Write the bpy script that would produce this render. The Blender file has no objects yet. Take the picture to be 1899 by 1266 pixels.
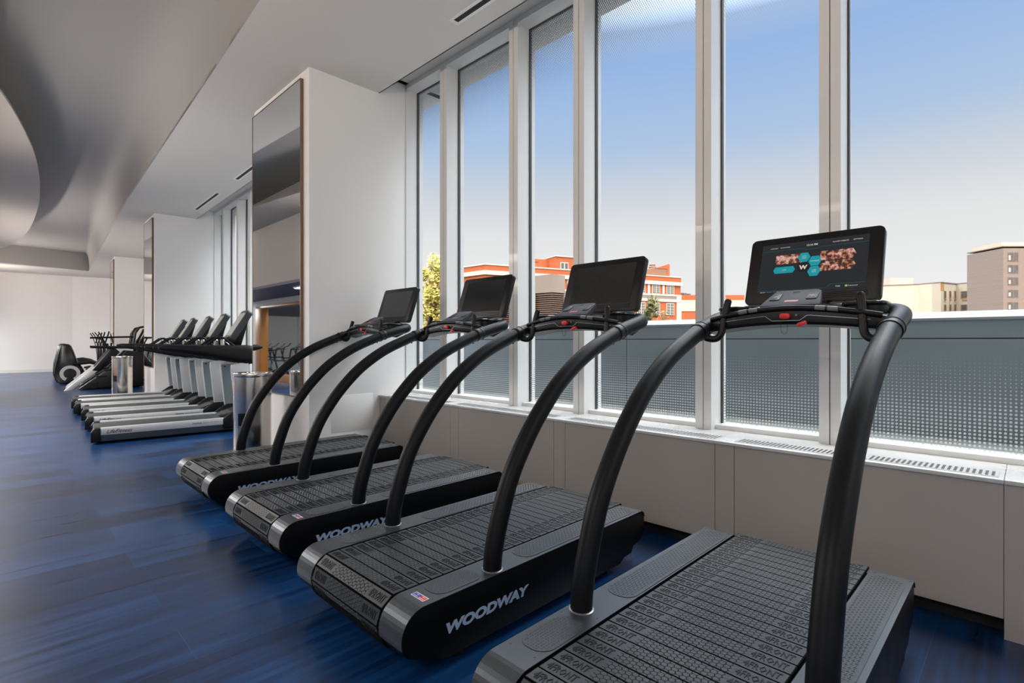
import bpy, bmesh, math, random
from mathutils import Vector, Matrix
random.seed(7)
S = bpy.context.scene
COL = S.collection
PI = math.pi

# ------------------------------------------------------------------ camera
CAM_Z = 1.33
TH = math.radians(45.266)
FPX = 969.46
cd = bpy.data.cameras.new('camera')
cam = bpy.data.objects.new('camera', cd)
COL.objects.link(cam)
cd.sensor_width = 36.0
cd.lens = 36.0 * FPX / 1899.0
cd.shift_y = -1.0 / 1899.0
cd.clip_start = 0.02
cd.clip_end = 800
cam.location = (0, 0, CAM_Z)
cam.rotation_euler = (PI / 2, 0, -TH)
S.camera = cam

# ------------------------------------------------------------------ view, sky, sun
S.view_settings.view_transform = 'Standard'
S.view_settings.look = 'None'
S.view_settings.gamma = 1
S.view_settings.use_curve_mapping = False
S.view_settings.exposure = 0.0

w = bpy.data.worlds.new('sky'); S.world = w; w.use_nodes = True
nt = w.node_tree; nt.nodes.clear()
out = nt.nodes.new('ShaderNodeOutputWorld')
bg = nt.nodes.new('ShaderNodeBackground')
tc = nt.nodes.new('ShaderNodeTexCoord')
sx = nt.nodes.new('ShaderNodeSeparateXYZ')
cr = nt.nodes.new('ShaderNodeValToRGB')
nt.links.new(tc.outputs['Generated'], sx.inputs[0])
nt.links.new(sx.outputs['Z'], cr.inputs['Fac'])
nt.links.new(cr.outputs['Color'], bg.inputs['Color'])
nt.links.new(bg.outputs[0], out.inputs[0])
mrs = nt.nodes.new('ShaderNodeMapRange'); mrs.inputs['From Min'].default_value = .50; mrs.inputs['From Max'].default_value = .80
mrs.inputs['To Min'].default_value = 1.22; mrs.inputs['To Max'].default_value = 20.0      # overhead sky boosted, out of view, as added light for the room
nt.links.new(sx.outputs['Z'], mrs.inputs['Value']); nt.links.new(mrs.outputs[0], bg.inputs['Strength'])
stops = [(0.0, (.84, .81, .80)), (.10, (.80, .775, .77)), (.19, (.74, .715, .72)), (.265, (.58, .60, .66)),
         (.34, (.40, .51, .70)), (.46, (.29, .43, .71)), (.60, (.56, .58, .62)), (1.0, (.70, .68, .65))]
els = cr.color_ramp.elements
els[0].position, els[0].color = stops[0][0], (*stops[0][1], 1)
els[1].position, els[1].color = stops[-1][0], (*stops[-1][1], 1)
for p_, c_ in stops[1:-1]:
    e = els.new(p_); e.color = (*c_, 1)

sd = bpy.data.lights.new('sun', 'SUN'); sd.energy = 4.6; sd.angle = .01; sd.color = (1, .80, .58)
sun = bpy.data.objects.new('sun', sd); COL.objects.link(sun)
sun.rotation_euler = Vector((-.62, -.58, .50)).to_track_quat('Z', 'Y').to_euler()
sun.location = (-20, -20, 20)

# ------------------------------------------------------------------ helpers
class MB:
    def __init__(self): self.v = []; self.f = []; self.m = []
    def add(self, vs, fs, mi=0):
        o = len(self.v); self.v += [tuple(v) for v in vs]
        for f in fs: self.f.append([i + o for i in f]); self.m.append(mi)
        return self
    def box(self, a, b, mi=0):
        (x0, y0, z0), (x1, y1, z1) = a, b
        x0, x1 = min(x0, x1), max(x0, x1); y0, y1 = min(y0, y1), max(y0, y1); z0, z1 = min(z0, z1), max(z0, z1)
        vs = [(x0,y0,z0),(x1,y0,z0),(x1,y1,z0),(x0,y1,z0),(x0,y0,z1),(x1,y0,z1),(x1,y1,z1),(x0,y1,z1)]
        return self.add(vs, [(3,2,1,0),(4,5,6,7),(0,1,5,4),(1,2,6,5),(2,3,7,6),(3,0,4,7)], mi)
    def quad(self, a, b, c, d, mi=0): return self.add([a, b, c, d], [(0, 1, 2, 3)], mi)
    def prism(self, poly, axis, a, b, mi=0):
        """poly: 2-D outline; axis 'y': (x,z) pairs, 'z': (x,y), 'x': (y,z)"""
        def P(p, t):
            if axis == 'y': return (p[0], t, p[1])
            if axis == 'z': return (p[0], p[1], t)
            return (t, p[0], p[1])
        n = len(poly)
        vs = [P(p, a) for p in poly] + [P(p, b) for p in poly]
        fs = [tuple(range(n))[::-1], tuple(range(n, 2 * n))]
        fs += [(i, (i + 1) % n, n + (i + 1) % n, n + i) for i in range(n)]
        return self.add(vs, fs, mi)
    def tube(self, pts, r, n=14, mi=0, caps=True, closed=False):
        pts = [Vector(p) for p in pts]; N = len(pts)
        rr = r if isinstance(r, (list, tuple)) else [r] * N
        vs = []; up = None
        for i, p in enumerate(pts):
            a = pts[(i - 1) % N] if (closed or i > 0) else p
            b = pts[(i + 1) % N] if (closed or i < N - 1) else p
            t = (b - a).normalized()
            if up is None:
                up = Vector((0, 0, 1)) if abs(t.z) < .9 else Vector((0, 1, 0))
            up = (up - t * up.dot(t)).normalized()
            s = t.cross(up)
            for k in range(n):
                an = 2 * PI * k / n
                vs.append(p + (up * math.cos(an) + s * math.sin(an)) * rr[i])
        fs = []
        for i in range(N if closed else N - 1):
            j = (i + 1) % N
            for k in range(n):
                fs.append((i*n+k, i*n+(k+1) % n, j*n+(k+1) % n, j*n+k))
        if caps and not closed:
            fs.append(tuple(range(n))); fs.append(tuple(range((N-1)*n, N*n))[::-1])
        return self.add(vs, fs, mi)
    def cyl(self, p0, p1, r, n=20, mi=0): return self.tube([p0, p1], r, n, mi)
    def lathe(self, prof, c=(0, 0, 0), n=32, mi=0):
        vs = []; N = len(prof)
        for r, z in prof:
            for k in range(n):
                a = 2 * PI * k / n
                vs.append((c[0] + r*math.cos(a), c[1] + r*math.sin(a), c[2] + z))
        fs = [(i*n+k, i*n+(k+1) % n, (i+1)*n+(k+1) % n, (i+1)*n+k) for i in range(N-1) for k in range(n)]
        fs.append(tuple(range(n))[::-1]); fs.append(tuple(range((N-1)*n, N*n)))
        return self.add(vs, fs, mi)
    def xf(self, M, start=0):
        for i in range(start, len(self.v)): self.v[i] = tuple(M @ Vector(self.v[i]))
        return self
    def build(self, name, mats, parent=None, smooth=False, bevel=0, recalc=True, seg=2, angle=40):
        me = bpy.data.meshes.new(name)
        me.from_pydata(self.v, [], self.f)
        if not isinstance(mats, (list, tuple)): mats = [mats]
        for m in mats: me.materials.append(m)
        for p, mi in zip(me.polygons, self.m): p.material_index = min(mi, len(mats) - 1)
        if recalc:
            bm = bmesh.new(); bm.from_mesh(me)
            bmesh.ops.recalc_face_normals(bm, faces=bm.faces)
            if bevel:
                es = [e for e in bm.edges if len(e.link_faces) == 2 and e.calc_face_angle(0) > math.radians(30)]
                bmesh.ops.bevel(bm, geom=es, offset=bevel, segments=seg, affect='EDGES', profile=.5, clamp_overlap=True)
            bm.to_mesh(me); bm.free()
        if smooth or bevel:
            me.polygons.foreach_set('use_smooth', [True] * len(me.polygons))
            me.update()
            try: me.set_sharp_from_angle(angle=math.radians(angle))
            except Exception: pass
        o = bpy.data.objects.new(name, me); COL.objects.link(o)
        if parent is not None: o.parent = parent
        return o

def tag(o, label=None, cat=None, group=None, kind=None):
    if label: o['label'] = label
    if cat: o['category'] = cat
    if group: o['group'] = group
    if kind: o['kind'] = kind
    return o
def thing(name, label, cat, loc=(0, 0, 0), rz=0, group=None):
    o = bpy.data.objects.new(name, None); COL.objects.link(o)
    o.location = loc; o.rotation_euler = (0, 0, rz); o.empty_display_size = .2
    return tag(o, label, cat, group)
def struct(o): o['kind'] = 'structure'; return o
def dup(root, loc=None, rz=None, label=None, skip=()):
    def cp(o, par):
        c = o.copy(); COL.objects.link(c)
        if par is not None: c.parent = par
        for ch in KIDS.get(o.name, []):
            if ch.name.split('.')[0] in skip: continue
            cp(ch, c)
        return c
    KIDS = {}
    for o in COL.objects:
        if o.parent: KIDS.setdefault(o.parent.name, []).append(o)
    r = cp(root, None)
    if loc is not None: r.location = loc
    if rz is not None: r.rotation_euler = (0, 0, rz)
    if label: r['label'] = label
    return r

def smooth_path(pts, sub=6):
    pts = [Vector(p) for p in pts]; out = []
    for i in range(len(pts) - 1):
        p0 = pts[max(i-1, 0)]; p1 = pts[i]; p2 = pts[i+1]; p3 = pts[min(i+2, len(pts)-1)]
        for k in range(sub):
            t = k / sub
            out.append(.5*((2*p1) + (p2-p0)*t + (2*p0-5*p1+4*p2-p3)*t*t + (3*p1-p0-3*p2+p3)*t**3))
    out.append(pts[-1]); return out
def rrect(cx, cy, w, h, r, n=5):
    pts = []
    for (sx_, sy_, a0) in ((1, 1, 0), (-1, 1, 90), (-1, -1, 180), (1, -1, 270)):
        for k in range(n + 1):
            a = math.radians(a0 + 90*k/n)
            pts.append((cx + sx_*(w/2-r) + r*math.cos(a), cy + sy_*(h/2-r) + r*math.sin(a)))
    return pts
def arc(cx, cz, r, a0, a1, n=10):
    return [(cx + r*math.cos(math.radians(a0+(a1-a0)*k/n)), cz + r*math.sin(math.radians(a0+(a1-a0)*k/n))) for k in range(n+1)]

_tx = {}
def text_geo(s, size=1.0, bold=0.0, extrude=0.0, res=3):
    """built-in lettering as raw geometry, lower-left at the origin, height = cap height"""
    key = (s, bold, extrude, res)
    if key not in _tx:
        cu = bpy.data.curves.new('lettering', 'FONT'); cu.body = s; cu.size = 1
        cu.offset = bold; cu.extrude = extrude; cu.resolution_u = res
        o = bpy.data.objects.new('lettering', cu); COL.objects.link(o)
        dg = bpy.context.evaluated_depsgraph_get(); dg.update()
        me = bpy.data.meshes.new_from_object(o.evaluated_get(dg))
        vs = [tuple(v.co) for v in me.vertices]; fs = [tuple(p.vertices) for p in me.polygons]
        bpy.data.objects.remove(o); bpy.data.curves.remove(cu); bpy.data.meshes.remove(me)
        x0 = min(v[0] for v in vs); x1 = max(v[0] for v in vs); y0 = min(v[1] for v in vs); y1 = max(v[1] for v in vs)
        _tx[key] = ([((v[0]-x0)/(x1-x0), (v[1]-y0)/(y1-y0), v[2]) for v in vs], fs)
    return _tx[key]
def put_text(mb, s, O, U, V, wdt, hgt, bold=.0, depth=.0006, shear=0, mi=0, res=3):
    vs, fs = text_geo(s, bold=bold, extrude=1.0 if depth else 0, res=res)
    O, U, V = Vector(O), Vector(U).normalized(), Vector(V).normalized(); N = U.cross(V)
    mb.add([O + U*(x*wdt + y*hgt*shear) + V*(y*hgt) + N*(z*depth) for x, y, z in vs], fs, mi)

# ------------------------------------------------------------------ materials
def mat(name, col, rough=.5, metal=0.0, nscale=8.0, namt=.06, bump=0.0, bscale=None, spec=.5, coat=0.0, emit=0.0, stretch=None, rvar=.06):
    m = bpy.data.materials.new(name); m.use_nodes = True; t = m.node_tree
    b = t.nodes['Principled BSDF']
    tcn = t.nodes.new('ShaderNodeTexCoord'); n = t.nodes.new('ShaderNodeTexNoise')
    src = tcn.outputs['Object']
    if stretch:
        mp = t.nodes.new('ShaderNodeMapping'); mp.inputs['Scale'].default_value = stretch
        t.links.new(src, mp.inputs[0]); src = mp.outputs[0]
    t.links.new(src, n.inputs['Vector']); n.inputs['Scale'].default_value = nscale; n.inputs['Detail'].default_value = 4
    r = t.nodes.new('ShaderNodeMapRange'); r.inputs['To Min'].default_value = 1-namt; r.inputs['To Max'].default_value = 1+namt
    t.links.new(n.outputs['Fac'], r.inputs['Value'])
    mx = t.nodes.new('ShaderNodeVectorMath'); mx.operation = 'SCALE'; mx.inputs[0].default_value = col
    t.links.new(r.outputs[0], mx.inputs['Scale']); t.links.new(mx.outputs[0], b.inputs['Base Color'])
    r2 = t.nodes.new('ShaderNodeMapRange'); r2.inputs['To Min'].default_value = max(rough-rvar, .02); r2.inputs['To Max'].default_value = min(rough+rvar, 1)
    t.links.new(n.outputs['Fac'], r2.inputs['Value']); t.links.new(r2.outputs[0], b.inputs['Roughness'])
    b.inputs['Metallic'].default_value = metal
    b.inputs['Specular IOR Level'].default_value = spec
    b.inputs['Coat Weight'].default_value = coat
    if bump:
        n2 = t.nodes.new('ShaderNodeTexNoise'); n2.inputs['Scale'].default_value = bscale or nscale*20
        t.links.new(src, n2.inputs['Vector'])
        bp = t.nodes.new('ShaderNodeBump'); bp.inputs['Strength'].default_value = bump; bp.inputs['Distance'].default_value = .002
        t.links.new(n2.outputs['Fac'], bp.inputs['Height']); t.links.new(bp.outputs[0], b.inputs['Normal'])
    if emit:
        t.links.new(mx.outputs[0], b.inputs['Emission Color']); b.inputs['Emission Strength'].default_value = emit
    return m

WHITE = mat('white_wall_paint', (.83, .82, .81), .55, nscale=1.5, namt=.02, bump=.05, bscale=90)
CEIL = mat('ceiling_paint', (.60, .575, .55), .7, nscale=1.0, namt=.02, bump=.04, bscale=60)
COVE = mat('grey_cove_paint', (.36, .35, .34), .6, nscale=.8, namt=.03, bump=.04, bscale=60)
BEIGE = mat('beige_ceiling_paint', (.42, .385, .37), .7, nscale=1.0, namt=.03)
PEACH = mat('warm_wall_paint', (.80, .70, .62), .65, nscale=1.2, namt=.03)
PANEL = mat('shade_darkened_panel', (.36, .335, .31), .42, nscale=2, namt=.02, bump=.03, bscale=120)  # beige panel, darkened to put the shade under the windows into its colour
FRAME = mat('white_aluminium', (.72, .72, .71), .32, nscale=3, namt=.02, coat=.15)
FRAMED = mat('grey_gasket', (.05, .05, .05), .5)
SILL = mat('white_sill', (.52, .52, .52), .28, nscale=3, namt=.02, coat=.2)
DARK = mat('dark_recess', (.006, .006, .007), .7)
SLOT = mat('grille_slot', (.02, .022, .026), .6)
BLACK = mat('satin_black_plastic', (.004, .0045, .0055), .38, spec=.28, nscale=30, namt=.15, bump=.04, bscale=600)
BLACKG = mat('gloss_black_plastic', (.008, .009, .010), .16, nscale=20, namt=.1)
POSTM = mat('textured_black_tube', (.003, .0037, .005), .42, nscale=60, namt=.2, bump=.10, bscale=900, spec=.2)
SIDEM = mat('black_side_panel', (.003, .0033, .004), .40, spec=.15, nscale=10, namt=.2, bump=.03, bscale=500)
DECK = mat('brushed_dark_metal', (.095, .103, .114), .38, metal=.75, nscale=12, namt=.08, stretch=(1, 12, 1), bump=.04, bscale=120)
PLATE = mat('checker_plate_rubber', (.060, .066, .074), .36, nscale=14, namt=.12, metal=.3)
SLATM = mat('belt_slat_rubber', (.030, .034, .040), .42, nscale=9, namt=.25, bump=.06, bscale=300)
GROOVE = mat('belt_groove_rubber', (.002, .0022, .0025), .8, spec=.1)
LETTER = mat('blue_grey_lettering', (.30, .40, .56), .45)
KEYPAD = mat('grey_keypad', (.060, .062, .082), .6, spec=.2, nscale=12, namt=.05)
RED = mat('red_plastic', (.62, .01, .02), .35)
REDL = mat('dull_red_print', (.30, .03, .05), .45)
GREYP = mat('grey_print', (.16, .165, .175), .5)
TRIMS = mat('silver_trim', (.45, .46, .48), .3, metal=.9)
SCREEN = mat('dark_screen_glass', (.018, .020, .022), .10, nscale=3, namt=.1, spec=.6)
CHROME = mat('brushed_steel', (.82, .77, .71), .2, metal=1.0, nscale=3, namt=.06, stretch=(1, 1, .02), rvar=.05)
SILVER = mat('silver_paint', (.60, .61, .63), .33, metal=.35, nscale=6, namt=.04)
SILVERB = mat('blue_grey_plate', (.22, .265, .29), .40, metal=.3, nscale=6, namt=.05)
BELTM = mat('running_belt_cloth', (.035, .042, .043), .55, nscale=60, namt=.25, bump=.1, bscale=700)
INK = mat('black_print', (.01, .01, .012), .5)
ORANGE = mat('orange_timber', (.62, .26, .06), .4, nscale=4, namt=.15, stretch=(1, 1, .15))
NAVY = mat('navy_ceiling_paint', (.05, .075, .14), .5, nscale=2, namt=.08)
CONC = mat('grey_parapet_concrete', (.19, .22, .245), .75, nscale=2.5, namt=.16, bump=.15, bscale=40)
COPING = mat('pale_coping_metal', (.20, .225, .26), .45, nscale=2, namt=.06)
TERR = mat('terrace_paving', (.15, .16, .16), .8, nscale=4, namt=.12)
STONE = mat('weathered_concrete', (.19, .155, .13), .85, nscale=1.2, namt=.22, stretch=(1, 1, .25))
LOUVRE = mat('brown_louvre', (.10, .06, .045), .5, nscale=6, namt=.12)
CREAM = mat('cream_render', (.46, .39, .30), .8, nscale=.5, namt=.06)
CREAMO = mat('ochre_render', (.36, .20, .07), .8, nscale=.5, namt=.06)
LIME = mat('white_limestone', (.42, .38, .34), .8, nscale=.8, namt=.06)
WINDK = mat('window_dark_glass', (.10, .085, .08), .2, nscale=2, namt=.4)
BLINDM = mat('pale_blind', (.55, .50, .42), .7)
ASPH = mat('street_grey', (.12, .12, .12), .9)
BARK = mat('bark', (.10, .07, .045), .9)

def brick(name, c1, c2, mortar, sc):
    m = mat(name, c1, .85); t = m.node_tree; b = t.nodes['Principled BSDF']
    tcn = [n for n in t.nodes if n.type == 'TEX_COORD'][0]
    mp = t.nodes.new('ShaderNodeMapping'); mp.inputs['Rotation'].default_value = (PI/2, 0, 0)
    br = t.nodes.new('ShaderNodeTexBrick'); br.inputs['Scale'].default_value = sc
    br.inputs['Color1'].default_value = (*c1, 1); br.inputs['Color2'].default_value = (*c2, 1); br.inputs['Mortar'].default_value = (*mortar, 1)
    t.links.new(tcn.outputs['Object'], mp.inputs[0]); t.links.new(mp.outputs[0], br.inputs['Vector'])
    t.links.new(br.outputs['Color'], b.inputs['Base Color']); return m
BRICK = brick('orange_red_brick', (.34, .075, .018), (.28, .055, .014), (.34, .11, .045), 3.0)
BRICKG = brick('grey_brown_brick', (.20, .145, .12), (.165, .12, .10), (.24, .19, .16), 2.5)
BROWNB = mat('brown_roof_cladding', (.20, .10, .06), .7, nscale=2, namt=.15)
BRICKD = brick('dark_red_brick', (.30, .08, .04), (.25, .07, .035), (.3, .14, .09), 3.0)

def leaf_mat(name, a, b_):
    m = mat(name, a, .7); t = m.node_tree; b = t.nodes['Principled BSDF']
    g = t.nodes.new('ShaderNodeNewGeometry'); r = t.nodes.new('ShaderNodeValToRGB')
    r.color_ramp.elements[0].color = (*a, 1); r.color_ramp.elements[1].color = (*b_, 1)
    t.links.new(g.outputs['Random Per Island'], r.inputs[0]); t.links.new(r.outputs[0], b.inputs['Base Color'])
    b.inputs['Transmission Weight'].default_value = 0; return m
LEAFY = leaf_mat('yellow_green_leaves', (.22, .26, .05), (.62, .46, .10))
LEAFG = leaf_mat('green_leaves', (.05, .09, .03), (.28, .22, .06))

def floor_mat():
    m = bpy.data.materials.new('blue_vinyl_plank_floor'); m.use_nodes = True; t = m.node_tree; b = t.nodes['Principled BSDF']
    tcn = t.nodes.new('ShaderNodeTexCoord')
    # planks run across the room (X), 0.33 m deep, staggered joints
    br = t.nodes.new('ShaderNodeTexBrick'); br.inputs['Scale'].default_value = 1.0
    br.inputs['Brick Width'].default_value = 1.25; br.inputs['Row Height'].default_value = .31
    br.inputs['Mortar Size'].default_value = .0015; br.inputs['Bias'].default_value = 0
    br.inputs['Color1'].default_value = (0, 0, 0, 1); br.inputs['Color2'].default_value = (1, 1, 1, 1); br.inputs['Mortar'].default_value = (.5, .5, .5, 1)
    t.links.new(tcn.outputs['Object'], br.inputs['Vector'])
    mp = t.nodes.new('ShaderNodeMapping'); mp.inputs['Scale'].default_value = (.55, 16, 1)
    t.links.new(tcn.outputs['Object'], mp.inputs[0])
    n = t.nodes.new('ShaderNodeTexNoise'); n.inputs['Scale'].default_value = 1.3; n.inputs['Detail'].default_value = 8; n.inputs['Roughness'].default_value = .65
    t.links.new(mp.outputs[0], n.inputs['Vector'])
    n2 = t.nodes.new('ShaderNodeTexNoise'); n2.inputs['Scale'].default_value = 1.6; n2.inputs['Detail'].default_value = 5
    t.links.new(tcn.outputs['Object'], n2.inputs['Vector'])
    ad = t.nodes.new('ShaderNodeMath'); ad.operation = 'MULTIPLY_ADD'; ad.inputs[1].default_value = .26
    t.links.new(br.outputs['Color'], ad.inputs[0]); t.links.new(n.outputs['Fac'], ad.inputs[2])
    ad2 = t.nodes.new('ShaderNodeMath'); ad2.operation = 'MULTIPLY_ADD'; ad2.inputs[1].default_value = .35
    t.links.new(n2.outputs['Fac'], ad2.inputs[0]); t.links.new(ad.outputs[0], ad2.inputs[2])
    r = t.nodes.new('ShaderNodeValToRGB'); e = r.color_ramp.elements
    e[0].position = .56; e[0].color = (.0012, .008, .032, 1); e[1].position = 1.03; e[1].color = (.009, .062, .19, 1)
    k = e.new(.74); k.color = (.0025, .024, .088, 1); k = e.new(.87); k.color = (.004, .040, .135, 1)
    t.links.new(ad2.outputs[0], r.inputs[0])
    mx = t.nodes.new('ShaderNodeMix'); mx.data_type = 'RGBA'; mx.inputs[7].default_value = (.012, .06, .19, 1)
    t.links.new(br.outputs['Fac'], mx.inputs[0]); t.links.new(r.outputs[0], mx.inputs[6]); t.links.new(mx.outputs[2], b.inputs['Base Color'])
    rr = t.nodes.new('ShaderNodeMapRange'); rr.inputs['To Min'].default_value = .20; rr.inputs['To Max'].default_value = .42
    t.links.new(n.outputs['Fac'], rr.inputs['Value']); t.links.new(rr.outputs[0], b.inputs['Roughness'])
    b.inputs['Specular IOR Level'].default_value = .55; b.inputs['Coat Weight'].default_value = .12; b.inputs['Coat Roughness'].default_value = .25
    bp = t.nodes.new('ShaderNodeBump'); bp.inputs['Strength'].default_value = .12; bp.inputs['Distance'].default_value = .002
    n3 = t.nodes.new('ShaderNodeTexNoise'); n3.inputs['Scale'].default_value = 140
    t.links.new(tcn.outputs['Object'], n3.inputs['Vector'])
    t.links.new(n3.outputs['Fac'], bp.inputs['Height']); t.links.new(bp.outputs[0], b.inputs['Normal'])
    return m
FLOOR = floor_mat()

def glass_mat():
    """clear pane with a printed dot frit: dense at the head, sparse above the sill"""
    m = bpy.data.materials.new('fritted_window_glass'); m.use_nodes = True; t = m.node_tree; t.nodes.clear()
    N = t.nodes.new; L = t.links.new
    o = N('ShaderNodeOutputMaterial'); tr = N('ShaderNodeBsdfTransparent'); tr.inputs[0].default_value = (.93, .95, .95, 1)
    gl = N('ShaderNodeBsdfGlossy'); gl.inputs['Roughness'].default_value = .01; gl.inputs[0].default_value = (.9, .95, 1, 1)
    fr = N('ShaderNodeFresnel'); fr.inputs[0].default_value = 1.03
    mx = N('ShaderNodeMixShader'); bf = N('ShaderNodeNewGeometry'); iv = N('ShaderNodeMath'); iv.operation = 'SUBTRACT'; iv.inputs[0].default_value = 1.0; L(bf.outputs['Backfacing'], iv.inputs[1]); fm = N('ShaderNodeMath'); fm.operation = 'MULTIPLY'; L(fr.outputs[0], fm.inputs[0]); L(iv.outputs[0], fm.inputs[1]); L(fm.outputs[0], mx.inputs[0]); L(tr.outputs[0], mx.inputs[1]); L(gl.outputs[0], mx.inputs[2])
    tcn = N('ShaderNodeTexCoord'); sp = N('ShaderNodeSeparateXYZ'); L(tcn.outputs['Object'], sp.inputs[0])
    def M(op, a, b=None, c=None):
        n = N('ShaderNodeMath'); n.operation = op
        for i, v in enumerate((a, b, c)):
            if v is None: continue
            if isinstance(v, (int, float)): n.inputs[i].default_value = v
            else: L(v, n.inputs[i])
        return n.outputs[0]
    Y, Z = sp.outputs['Y'], sp.outputs['Z']
    def dots(pitch, hexed, rad):
        row = M('FLOOR', M('DIVIDE', Z, pitch))
        off = M('MULTIPLY', M('MODULO', row, 2.0), .5) if hexed else 0.0
        fy = M('SUBTRACT', M('FRACT', M('ADD', M('DIVIDE', Y, pitch), M('ADD', 100.0, off))), .5)
        fz = M('SUBTRACT', M('FRACT', M('DIVIDE', Z, pitch)), .5)
        d = M('SQRT', M('ADD', M('MULTIPLY', fy, fy), M('MULTIPLY', fz, fz)))
        return M('LESS_THAN', d, rad)
    def rng(a, b_, x0, x1):
        r = N('ShaderNodeMapRange'); r.inputs['From Min'].default_value = a; r.inputs['From Max'].default_value = b_
        r.inputs['To Min'].default_value = x0; r.inputs['To Max'].default_value = x1; L(Z, r.inputs['Value']); return r.outputs[0]
    top = dots(.0165, True, rng(3.45, 4.35, 0.0, .37))
    low = M('MULTIPLY', dots(.0200, False, rng(1.28, .95, 0.0, .29)), .62)
    df = N('ShaderNodeBsdfDiffuse'); df.inputs[0].default_value = (.20, .23, .27, 1)  # head dots of the grey-white frit darkened: backlit look put into the colour
    dl = N('ShaderNodeBsdfDiffuse'); dl.inputs[0].default_value = (.62, .66, .68, 1)  # lower dots of the same frit paler: lit look put into the colour
    m1 = N('ShaderNodeMixShader'); L(top, m1.inputs[0]); L(mx.outputs[0], m1.inputs[1]); L(df.outputs[0], m1.inputs[2])
    m2 = N('ShaderNodeMixShader'); L(low, m2.inputs[0]); L(m1.outputs[0], m2.inputs[1]); L(dl.outputs[0], m2.inputs[2])
    L(m2.outputs[0], o.inputs[0]); return m
GLASS = glass_mat()
MIRROR = mat('mirror_silvering', (.80, .82, .83), .015, metal=1.0, namt=.005, rvar=.005)
MFRAME = mat('bronze_mirror_edge', (.22, .15, .11), .35, metal=.7)

# ------------------------------------------------------------------ room shell
ZC = 4.18          # flat ceiling
def edgeX(y): return 1.62 + .0507*(y - 4.573) + .0006*max(y-6, 0)**1.6*.35
B0 = Vector((2.376, 5.322, 0)); BA = math.radians(-2.0)
MBt = Matrix.Translation(B0) @ Matrix.Rotation(BA, 4, 'Z')
def inB(dx, y, z=0): return tuple(MBt @ Vector((dx - 2.376, y - 5.322, z)))

struct(MB().box((-8, -5, -.1), (5, 31.5, 0)).build('floor', FLOOR))
EP = [(-5, 1.11), (4.573, 1.621), (5.9, 1.69), (12.93, 2.03), (21.6, 2.60), (27.18, 2.993)]
def edgeX(y):
    for (a, xa), (b, xb) in zip(EP, EP[1:]):
        if y <= b: return xa + (xb - xa)*(y - a)/(b - a)
    return EP[-1][1]
# flat ceiling beside the windows
ys = [-5, 0, 4.573, 5.9, 9.4, 12.93, 17.2, 21.6, 27.18]
right = [(3.201, -5), (3.201, 5.322), inB(3.201, 5.4)[:2], inB(3.201, 14.5)[:2], (4.3, 22), (5.6, 31)]
poly = [(edgeX(y), y) for y in ys] + [(-8, 26.66 - .0), (-8, 31)] + right[::-1]
# polygon order: up the cove edge, across the far strip, back down the window side
struct(MB().prism(poly, 'z', ZC, ZC + .04).build('ceiling', CEIL))
# riser and curved cove of the raised part
prof = [(0, ZC - .001), (0, ZC + .10)] + [(-.62 + .62*math.cos(math.radians(a)), ZC + .10 + .60*math.sin(math.radians(a))) for a in range(9, 91, 9)] + [(-12, ZC + .70)]
mb = MB(); yy = [-5 + i*.5 for i in range(65)]; vs = []
for y in yy:
    for dx, z in prof: vs.append((edgeX(min(y, 27.18)) + dx*(1 if y < 10 else max(.2, 1 - (y - 10)/20)), y, z))
n = len(prof)
mb.add(vs, [(i*n+k, i*n+k+1, (i+1)*n+k+1, (i+1)*n+k) for i in range(len(yy)-1) for k in range(n-1)])
struct(mb.build('ceiling', COVE, smooth=True, recalc=False, angle=60))
mb = MB().prism([(-8, 25.1), (.401, 26.669), (2.995, 27.176), (2.995, 27.30), (.401, 26.79), (-8, 25.3)], 'z', ZC, 5.1)
struct(mb.build('trim_1', COVE))
cv = [(-3, 5.4), (-1.6, 5.75), (-.9, 6.2), (-.35, 6.9), (-.05, 7.6), (.125, 8.334), (.248, 8.921), (.402, 9.817), (.56, 10.98), (.708, 12.73), (.80, 14.77), (.82, 17.4), (.74, 19.6), (.591, 21.2), (.338, 22.48), (0, 23.5), (-.5, 24.4), (-1.4, 25.2), (-3, 25.8)]
cv = [(p.x, p.y) for p in smooth_path([(a, b, 0) for a, b in cv], 5)]
struct(MB().prism(cv, 'z', ZC, ZC + .03).build('ceiling', BEIGE, smooth=True, angle=30))
# building mass above, unseen, extended to shade the terrace
struct(MB().box((-9, -6, 5.1), (4.15, 32, 10)).build('ceiling', CONC))
mb = MB().box((3.19, -5, 4.397), (4.1, 5.322, 5.1)); mb.box((3.19, -5, ZC), (3.201, 5.322, 4.397))
struct(mb.build('trim_2', CEIL))
mb = MB().box((3.19, 5.30, 4.397), (4.1, 13.9, 5.1)); mb.box((3.19, 5.4, ZC), (3.201, 13.9, 4.397)); mb.xf(Matrix.Translation(B0) @ Matrix.Rotation(BA, 4, 'Z') @ Matrix.Translation(-B0))
struct(mb.build('trim_3', CEIL))

# columns
struct(MB().box((2.376, 5.322, 0), (3.80, 6.883, 5.1)).build('wall_column_near', WHITE))
R_B = Matrix.Translation(B0) @ Matrix.Rotation(BA, 4, 'Z') @ Matrix.Translation(-B0)
struct(MB().box((2.376, 13.869, 0), (3.85, 15.15, 5.1)).xf(R_B).build('wall_column_middle', WHITE))
R_C = Matrix.Translation((3.09, 21.88, 0)) @ Matrix.Rotation(math.radians(-3.3), 4, 'Z')
struct(MB().box((0, 0, 0), (2.0, 1.25, 5.1)).xf(R_C).build('wall_column_far', WHITE))
struct(MB().box((.86, -7.2, 0), (1.1, 9, 5.1)).xf(R_C).build('wall_right_far', WHITE))
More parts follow.
